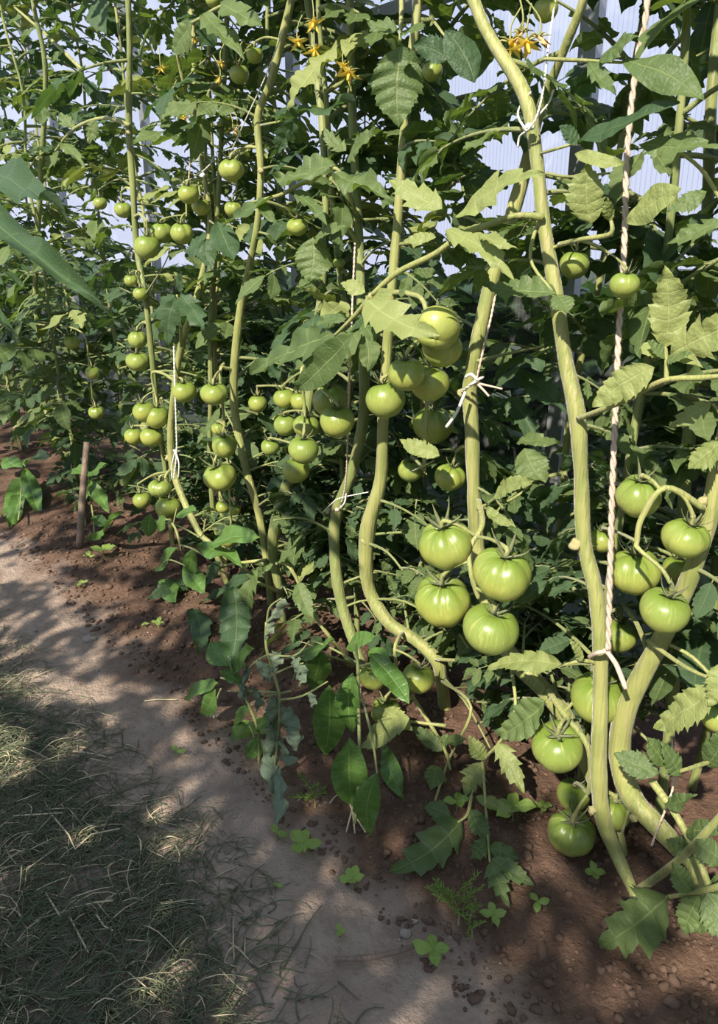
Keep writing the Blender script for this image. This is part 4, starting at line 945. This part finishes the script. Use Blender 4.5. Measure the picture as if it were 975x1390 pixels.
def gh(x, y):
    n = x * ROWN.x + y * ROWN.y
    bed = max(0, min(1, (n - .50) / .25)); bed = bed * bed * (3 - 2 * bed)
    z = .012 * noise.fractal(V((x * 2.2, y * 2.2, 1)), 1, 2, 3) + .010 * bed * noise.fractal(V((x * 9, y * 9, 5)), .9, 2, 4)
    z += .008 * bed * max(0, noise.noise(V((x * 26, y * 26, 2)))) + .0025 * noise.fractal(V((x * 30, y * 30, 9)), 1, 2, 3)
    z += .018 * bed
    return z - .006
def grid(name, x0, x1, y0, y1, st):
    nx = int((x1 - x0) / st); ny = int((y1 - y0) / st); vs = []; fs = []
    for j in range(ny + 1):
        for i in range(nx + 1):
            x = x0 + (x1 - x0) * i / nx; y = y0 + (y1 - y0) * j / ny; vs.append((x, y, gh(x, y)))
    for j in range(ny):
        for i in range(nx): a = j * (nx + 1) + i; fs.append((a, a + 1, a + nx + 2, a + nx + 1))
    mb = MB(); mb.add(vs, fs); return mb
# ground: fine near the camera, coarse farther off, one mesh (warped grid)
def warp(a, b, n, p):
    return [a + (b - a) * (i / n) ** p for i in range(n + 1)]
ys = warp(.15, 8.0, 330, 1.9); xs_r = warp(0, 3.4, 150, 1.35); xs = [-v for v in warp(0, 6.0, 230, 1.7)][::-1][:-1] + xs_r
ys = [-3 + k * .1 for k in range(31)] + ys
vs = [(x, y, gh(x, y)) for y in ys for x in xs]; nx = len(xs); fs = []
for j in range(len(ys) - 1):
    for i in range(nx - 1): a = j * nx + i; fs.append((a, a + 1, a + nx + 1, a + nx))
mb = MB(); mb.add(vs, fs); tag(link('floor', mb.mesh('floor', ['soil'])), 'bare earth floor, pale trodden path and dark moist bed', kind='structure')

def on_ground(x, y, dz=0):
    p = PG(x, y); return V((p.x, p.y, gh(p.x, p.y) + dz))
SR = random.Random(8)
for (x, y, s, lab) in ((122, 866, 16, 'rounded grey stone on the path among the light streaks'), (315, 1201, 12, 'small pinkish stone in the lower middle of the path'), (562, 1250, 9, 'little stone in the soil at the bottom middle'), (551, 1265, 15, 'flat angular stone by the fallen stick'), (271, 1229, 8, 'tiny stone on the path below the pinkish one')):
    p = on_ground(x, y, .002); r = s / 2 * depth(p) / F; mb = MB(); blob(mb, p, r, (1.1, .85, .65), 0, 16, 12, .5)
    tag(link('stone', mb.mesh('stone', ['stone']) ), lab, 'stone')
def clods(name, label, n, region, smin, smax, mat):
    mb = MB()
    for _ in range(n):
        x, y = region(SR); s = SR.uniform(smin, smax) * (SR.random() ** 2 + .25)
        blob(mb, (x, y, gh(x, y) + s * .2), s, (SR.uniform(.8, 1.3), SR.uniform(.8, 1.3), SR.uniform(.5, .9)), 0, 6, 4, .9)
    tag(link(name, mb.mesh(name, [mat])), label, 'soil', kind='stuff')
def bedr(r):
    q = W(r.uniform(-.5, 2.6), .55 + r.random() * .5); return q.x, q.y
def pathr(r):
    q = W(r.uniform(-.4, 2.6), r.uniform(.2, .65)); return q.x, q.y
clods('soil_crumbs', 'loose crumbs of dark moist soil over the planting bed', 7000, bedr, .0015, .008, 'clod')
clods('soil_grit', 'fine grit strewn over the trodden path', 700, pathr, .0012, .004, 'stone')

# ---------------------------------------------------------------- mown grass heap on the path (nobody could count it)
def blade(mb, x, y, L, a, rng, w, lift, bend, z0=0):
    d = V((math.cos(a), math.sin(a), 0)); s = V((-d.y, d.x, 0)); base = V((x, y, 0)); vs = []; n = 4
    for i in range(n + 1):
        t = i / n; q = base + d * (L * (t - .5)) + s * (bend * math.sin(math.pi * t)); ww = w * (1 - .75 * t)
        z = gh(q.x, q.y) + .0015 + z0 + lift * math.sin(math.pi * t)
        vs += [(q.x - s.x * ww, q.y - s.y * ww, z), (q.x, q.y, z + w * .8), (q.x + s.x * ww, q.y + s.y * ww, z)]
    fs = []
    for i in range(n):
        k = i * 3; fs += [(k, k + 1, k + 4, k + 3), (k + 1, k + 2, k + 5, k + 4), (k + 2, k, k + 3, k + 5)]
    mb.add(vs, fs)
GG = random.Random(14); mb = MB(); mb2 = MB(); cnt = 0
def dens(x, y):
    # image-independent description: the heap lies along the far side of the path
    p = V((x, y, 0)); n = p.dot(ROWN); s = p.dot(ROWS)
    e = .37 + .07 * noise.noise(V((s * 3, 0, 7))) - .05 * max(0, s - 1.1)
    return (e - n)
while cnt < 19000:
    s = GG.uniform(.1, 2.6); n = GG.uniform(-.25, .48) ; q = W(s, n); dd = dens(q.x, q.y)
    pr = 1 if dd > .04 else max(0, (dd + .10) / .14) * .5
    if s > 1.5: pr *= max(.05, 1 - (s - 1.5) * 1.6)
    pr *= .55 + .9 * max(0, .5 + noise.noise(V((q.x * 5, q.y * 5, 3))))
    if GG.random() > pr: cnt += .15; continue
    L = GG.uniform(.02, .085); a = GG.gauss(.35, .9)
    blade(mb if GG.random() < .88 else mb2, q.x, q.y, L, a, GG, GG.uniform(.0007, .0017), GG.uniform(0, .014), GG.uniform(-.012, .012), GG.random() * .014 * min(1, max(0, dd * 6))); cnt += 1
tag(link('mown_grass', mb.mesh('mown_grass', ['grass_cut'])), 'layer of dark mown grass spread over the path at lower left', 'cut grass', kind='stuff')
tag(link('dry_grass', mb2.mesh('dry_grass', ['straw'])), 'scattered straw-coloured bits mixed in the mown grass', 'dry grass', kind='stuff')
STR = [([(70, 1118), (102, 1160)], 'pale bent straw, upper of the two crossing the mown grass'), ]
for pts, lab in (
  ([(20, 1118), (86, 1113)], 'straight pale stalk lying level at the upper part of the mown grass'),
  ([(72, 1116), (95, 1142), (103, 1160)], 'pale stalk running down from the level one toward the bent long one'),
  ([(103, 1160), (125, 1140), (163, 1130)], 'long pale bent stalk at the right margin of the mown grass'),
  ([(80, 1157), (38, 1190), (35, 1210)], 'L-shaped pale stalk lying in the middle of the mown grass'),
  ([(64, 1222), (84, 1253)], 'short straight pale stalk below the L-shaped one'),
  ([(95, 1250), (108, 1275), (121, 1300)], 'pale stalk pointing down at the bottom of the mown grass'),
  ([(0, 1241), (22, 1243), (30, 1252)], 'curved pale stalk at the lower left corner'),
  ([(100, 1024), (128, 1027), (152, 1031)], 'pale stalk on bare path above the mown grass'),
  ([(95, 1240), (130, 1230), (154, 1225)], 'pale stalk slanting under the dry tuft near the bottom'),
  ([(238, 1143), (244, 1158), (242, 1172)], 'little hooked pale stalk on the bare path, right of the heap'),
  ([(132, 1247), (142, 1262), (155, 1271)], 'short pale stalk at the lower middle of the heap'),
  ([(42, 922), (60, 915), (80, 907)], 'pale stalk lying on the shaded path above the heap'),
  ([(196, 953), (215, 950), (240, 952)], 'thin level stalk on the path left of the white flower')):
    mb = MB(); q = [on_ground(x, y, .006 + .01 * (x < 170 and y > 1090)) for x, y in pts]; tube(mb, q, .0013, 6, 1)
    tag(link('dry_stalk', mb.mesh('dry_stalk', ['straw'])), lab, 'straw')

# ---------------------------------------------------------------- seedlings, dill, weeds
def seedling(x, y, size, nl, label, lean=0, rot=0, kind='round', mat='seed'):
    size *= 1.2; g = on_ground(x, y); k = depth(g) / F; h = size * .45 * k; rng = random.Random(int(x * 7 + y))
    root = link('seedling', None, loc=g); tag(root, label, 'seedling'); top = V((0, 0, h))
    mb = MB(); tube(mb, [(0, 0, -.004), (0, 0, h * .5), top], [.0011, .001, .0009], 6, 3); link('stem', mb.mesh('stem', ['stem_dark']), root)
    for j in range(nl):
        a = rot + j * (2 * math.pi / max(nl, 3)) * (1 if nl < 5 else 1) + rng.uniform(-.25, .25); L = size * .55 * k * rng.uniform(.8, 1.1) * (1 if j < 4 else .6)
        mb = MB(); fr = frame(top + V((0, 0, .0006 * j)), V((math.cos(a), math.sin(a), rng.uniform(.15, .5))), V((0, -.3, 1)))
        place(mb, leaflet('pepper', rng, L, wid=.30, hi=False), fr); link('leaf', mb.mesh('leaf', [mat]), root)
for q in ((413, 1160, 42, 5, 'largest seedling with five bright oval leaves, on the bed edge at lower middle'),
          (478, 1205, 32, 6, 'six-leaved seedling right of and below the largest one'),
          (805, 1205, 24, 4, 'small bright seedling below the lowest tomato'),
          (376, 1138, 24, 2, 'pair of dull round leaves just left of the largest seedling'),
          (587, 1303, 44, 4, 'bright seedling cut by the bottom edge beside the fallen stick'),
          (668, 1258, 28, 4, 'seedling left of the upright weed at the bottom right'),
          (728, 1246, 26, 3, 'upright narrow-leaved weed on bare soil at the bottom right'),
          (376, 1205, 14, 2, 'tiny faint seedling on the path below the largest one'),
          (461, 1268, 18, 3, 'tiny cluster of leaves near the bottom, left of the stick'),
          (240, 1022, 20, 2, 'single folded green leaf sprouting from the bare path'),
          (142, 762, 26, 4, 'bright seedling beyond the stake where light meets the soil'),
          (122, 768, 16, 3, 'low seedling just left of the bright one beyond the stake'),
          (216, 858, 16, 4, 'small weed in the dark damp patch in the middle of the path edge'),
          (198, 858, 10, 3, 'tiny weed beside the one in the dark damp patch'),
          (112, 800, 16, 3, 'pale little weed on the path below the stake'),
          (695, 1125, 44, 5, 'low green seedling in shade left of the lowest tomato'),
          (345, 1010, 40, 5, 'leafy seedling beneath the white pepper flower'),
          (352, 1035, 34, 5, 'leafy seedling lower down beneath the pepper flower'),
          (735, 1110, 24, 4, 'slender weed standing beside the lowest tomato'),
          (620, 1110, 30, 4, 'bright young weed between the broad lobed leaf and the soil'),
          (690, 1200, 30, 4, 'yellowish seedling beneath the small lobed leaves')):
    seedling(*q)
def dill(x, y, size, label, seed, n=7):
    g = on_ground(x, y); k = depth(g) / F; root = link('dill_seedling', None, loc=g); tag(root, label, 'dill'); rng = random.Random(seed)
    mb = MB(); mb2 = MB(); h = size * k; top = V((-h * .1, 0, h * .55)); tube(mb, [(0, 0, -.004), (0, 0, h * .2), top], [.0017, .0013, .001], 6, 3)
    for j in range(n):
        d = V((rng.uniform(-1, 1), rng.uniform(-.5, .5), rng.uniform(.0, .9))).normalized(); L = h * rng.uniform(.35, .62); b = top * rng.uniform(.45, 1)
        tube(mb2, [b, b + d * L * .5, b + d * L - V((0, 0, h * .03))], [.0011, .0009, .0005], 4, 2)
        for q in range(7):
            t = .25 + .7 * q / 7; c = b + d * L * t
            for _ in range(3):
                e = (d * .5 + V((rng.uniform(-1, 1), rng.uniform(-1, 1), rng.uniform(-.5, 1)))).normalized() * L * .32 * (1.15 - t); tube(mb2, [c, c + e], [.0009, .0005], 3, 1, cap=False)
    link('stem', mb.mesh('stem', ['stem']), root); link('frond', mb2.mesh('frond', ['seed']), root)
dill(622, 1258, 92, 'feathery dill seedling on bare soil at the lower right of the bed', 3, 9)
dill(640, 1275, 60, 'shorter dill seedling right beside the feathery tall one', 5, 5)
dill(428, 1100, 62, 'feathery dill sprig in the dark soil below the hanging pepper leaves', 6, 7)
# pale exposed roots / dry stems below the pepper leaf
mb = MB()
for st in (((448, 1098), (458, 1088), (470, 1092), (478, 1110), (482, 1130)), ((470, 1128), (478, 1110), (486, 1080)), ((478, 1112), (492, 1122), (496, 1128))):
    tube(mb, [on_ground(x, y + 8, .02 if y < 1115 else .004) for x, y in st], .0014, 6, 3, knots=.3)
tag(link('dry_tendrils', mb.mesh('dry_tendrils', ['straw'])), 'tangle of dry pale tendrils on the soil under the drooping pepper leaf', 'dry stems')

# ---------------------------------------------------------------- greenhouse shell
WN = 1.42
def wall_mesh(name, a, b, n_h=14, H1=1.5, H2=2.5, inward=None):
    """upright ribbed sheet from a to b that bends inward above H1"""
    d = (b - a); L = d.length; d.normalize(); iw = inward; mb = MB(); vs = []; uv = []; nl = 40
    prof = [(0, -.02), (0, .4), (0, .8), (0, 1.2), (0, H1)]
    for k in range(1, 11):
        th = k / 10 * 1.25; prof.append(((1 - math.cos(th)) * 1.5, H1 + math.sin(th) * 1.2))
    if inward is None: prof = [(0, -.02), (0, 1), (0, 2), (0, 3)]; iw = V((0, 0, 0))
    for q in (0, .006):
        for i in range(nl + 1):
            for (o, z) in prof:
                p = a + d * (L * i / nl) + iw * (o - q) ; vs.append((p.x, p.y, z)); uv.append((L * i / nl, z))
    m = len(prof); fs = [(i * m + j, (i + 1) * m + j, (i + 1) * m + j + 1, i * m + j + 1) for i in range(nl) for j in range(m - 1)]
    mb.add(vs[:(nl + 1) * m], fs, uv[:(nl + 1) * m]); return tag(link(name, mb.mesh(name, ['poly'])), kind='structure')
o = wall_mesh('wall_right', W(-2.2, WN), W(5.6, WN), inward=-ROWN); o['label'] = 'ribbed clear polycarbonate greenhouse wall behind the plants'
o = wall_mesh('wall_back', W(5.6, WN), W(5.6, -1.6)); o['label'] = 'ribbed clear end wall of the greenhouse'
def post(name, a, b, w=.02):
    mb = MB(); ax = (b - a).normalized(); s = ROWS if abs(ax.dot(ROWS)) < .9 else V((0, 0, 1)); t = ax.cross(s).normalized(); s = t.cross(ax)
    vs = []; 
    for e in (a, b):
        for i, j in ((-1, -1), (-.8, -1), (.8, -1), (1, -1), (1, 1), (.8, 1), (-.8, 1), (-1, 1)): vs.append(tuple(e + s * i * w + t * j * w * .6))
    n = 8; fs = [(i, (i + 1) % n, n + (i + 1) % n, n + i) for i in range(n)] + [tuple(range(n))[::-1], tuple(range(n, 2 * n))]
    mb.add(vs, fs); return tag(link(name, mb.mesh(name, ['metal'], smooth=False)), 'grey metal bar of the greenhouse frame', kind='structure')
def s_of(x, y):
    q = P(x, y, WN - .03); return q.dot(ROWS)
k = 1
for s in (s_of(790, 200), s_of(790, 200) + 1.0, s_of(790, 200) + 2.0, s_of(790, 200) + 3.0, s_of(790, 200) - 1.0):
    post('trim_%d' % k, W(s, WN - .03, 0), W(s, WN - .03, 1.5)); k += 1
    pr = [(1.5 * (1 - math.cos(t * .125)), 1.5 + 1.2 * math.sin(t * .125)) for t in range(0, 11, 2)]
    for (o1, z1), (o2, z2) in zip(pr, pr[1:]): post('trim_%d' % k, W(s, WN - .03 - o1, z1), W(s, WN - .03 - o2, z2)); k += 1
for z in (1.5,): post('trim_%d' % k, W(-2.2, WN - .03, z), W(5.55, WN - .03, z), .018); k += 1
for n_ in (.9, .1, -.7): post('trim_%d' % k, W(5.56, n_, 0), W(5.56, n_, 2.7), .03); k += 1
post('trim_%d' % k, W(5.55, 1.4, 2.0), W(5.55, -1.5, 2.0), .03); k += 1
post('trim_%d' % k, W(5.55, .9, .9), W(5.55, .1, 2.0), .03)
# grey sheet scraps behind the plants
for q, lab in (((322, 664, 30, 24, 1.25), 'pale grey sheet scrap showing below the kidney-shaped tomato'), ((770, 745, 26, 130, 1.34), 'grey metal plate standing at the ribbed wall behind the four big fruits')):
    x, y, w, h, c = q; p = P(x, y, c); kk = depth(p) / F; mb = MB(); a, z = w * kk / 2 * 1.3, h * kk / 2
    vs = []
    for dn in (0, .004):
        for i, j in ((-1, -1), (1, -1), (1, 1), (-1, 1)): vs.append(tuple(p + ROWS * (-i * a) + V((0, 0, j * z)) + ROWN * dn))
    mb.add(vs, [(0, 1, 2, 3), (7, 6, 5, 4), (0, 4, 5, 1), (1, 5, 6, 2), (2, 6, 7, 3), (3, 7, 4, 0)])
    tag(link('metal_sheet', mb.mesh('metal_sheet', ['sheet'], smooth=False)), lab, 'sheet')
# outside
mb = MB(); vs = [tuple(W(s, n, .035)) for s in (-12, 16) for n in (WN + .01, 30)]; mb.add(vs, [(0, 2, 3, 1)])
tag(link('ground_outside', mb.mesh('ground_outside', ['outgrass'])), 'dark grass outside the ribbed wall', kind='structure')
mb = MB(); c0 = P(975, 412, 3.4); c0.z = 0; hh = P(968, 378, 3.4).z
blob(mb, c0, 1, (.26, .26, hh), 0, 24, 16, .08); tag(link('covered_mound', mb.mesh('covered_mound', ['cover'])), 'beige cloth-covered mound seen blurred through the wall at right', 'covered mound')
# hedge outside, dark, hides the lower sky
HR = random.Random(77); mb = MB()
for _ in range(9000):
    s = HR.uniform(-4.5, 11); n = 2.5 + HR.uniform(-.3, .3); z = HR.uniform(0, .80); a = HR.uniform(0, 6.28); e = HR.uniform(-.6, .6); q = W(s, n, z); r = .12
    d = V((math.cos(a), math.sin(a), e)) * r; t = V((-math.sin(a), math.cos(a), HR.uniform(-.6, .6))) * r * .5
    mb.add([tuple(q - d), tuple(q + t), tuple(q + d), tuple(q - t)], [(0, 1, 2, 3)])
tag(link('hedge', mb.mesh('hedge', ['leaf_dark'])), 'low dark hedge outside beyond the greenhouse wall', 'hedge', kind='stuff')

# ---------------------------------------------------------------- light
w = bpy.data.worlds.new('sky'); w.use_nodes = True; bpy.context.scene.world = w; nt = w.node_tree
bg = nt.nodes['Background']; tc = nt.nodes.new('ShaderNodeTexCoord'); sp = nt.nodes.new('ShaderNodeSeparateXYZ'); rp = nt.nodes.new('ShaderNodeValToRGB')
nt.links.new(tc.outputs['Generated'], sp.inputs[0]); nt.links.new(sp.outputs[2], rp.inputs[0]); nt.links.new(rp.outputs[0], bg.inputs[0])
rp.color_ramp.elements[0].position = 0; rp.color_ramp.elements[0].color = (.66, .70, .87, 1)
rp.color_ramp.elements[1].position = .7; rp.color_ramp.elements[1].color = (.55, .66, .90, 1)
bg.inputs[1].default_value = .95
sl = bpy.data.lights.new('sun', 'SUN'); so = bpy.data.objects.new('sun', sl); COL.objects.link(so)
sl.energy = 6.8; sl.angle = R(.9); sl.color = (1, .90, .74); so.rotation_euler = SUN.to_track_quat('Z', 'Y').to_euler()
sc = bpy.context.scene
sc.view_settings.view_transform = 'Standard'; sc.view_settings.look = 'None'; sc.view_settings.gamma = 1; sc.view_settings.exposure = .38
sc.view_settings.use_curve_mapping = False
sc.cycles.transparent_max_bounces = 12; sc.cycles.max_bounces = 6
print('LEAVES', LEAFN[0])
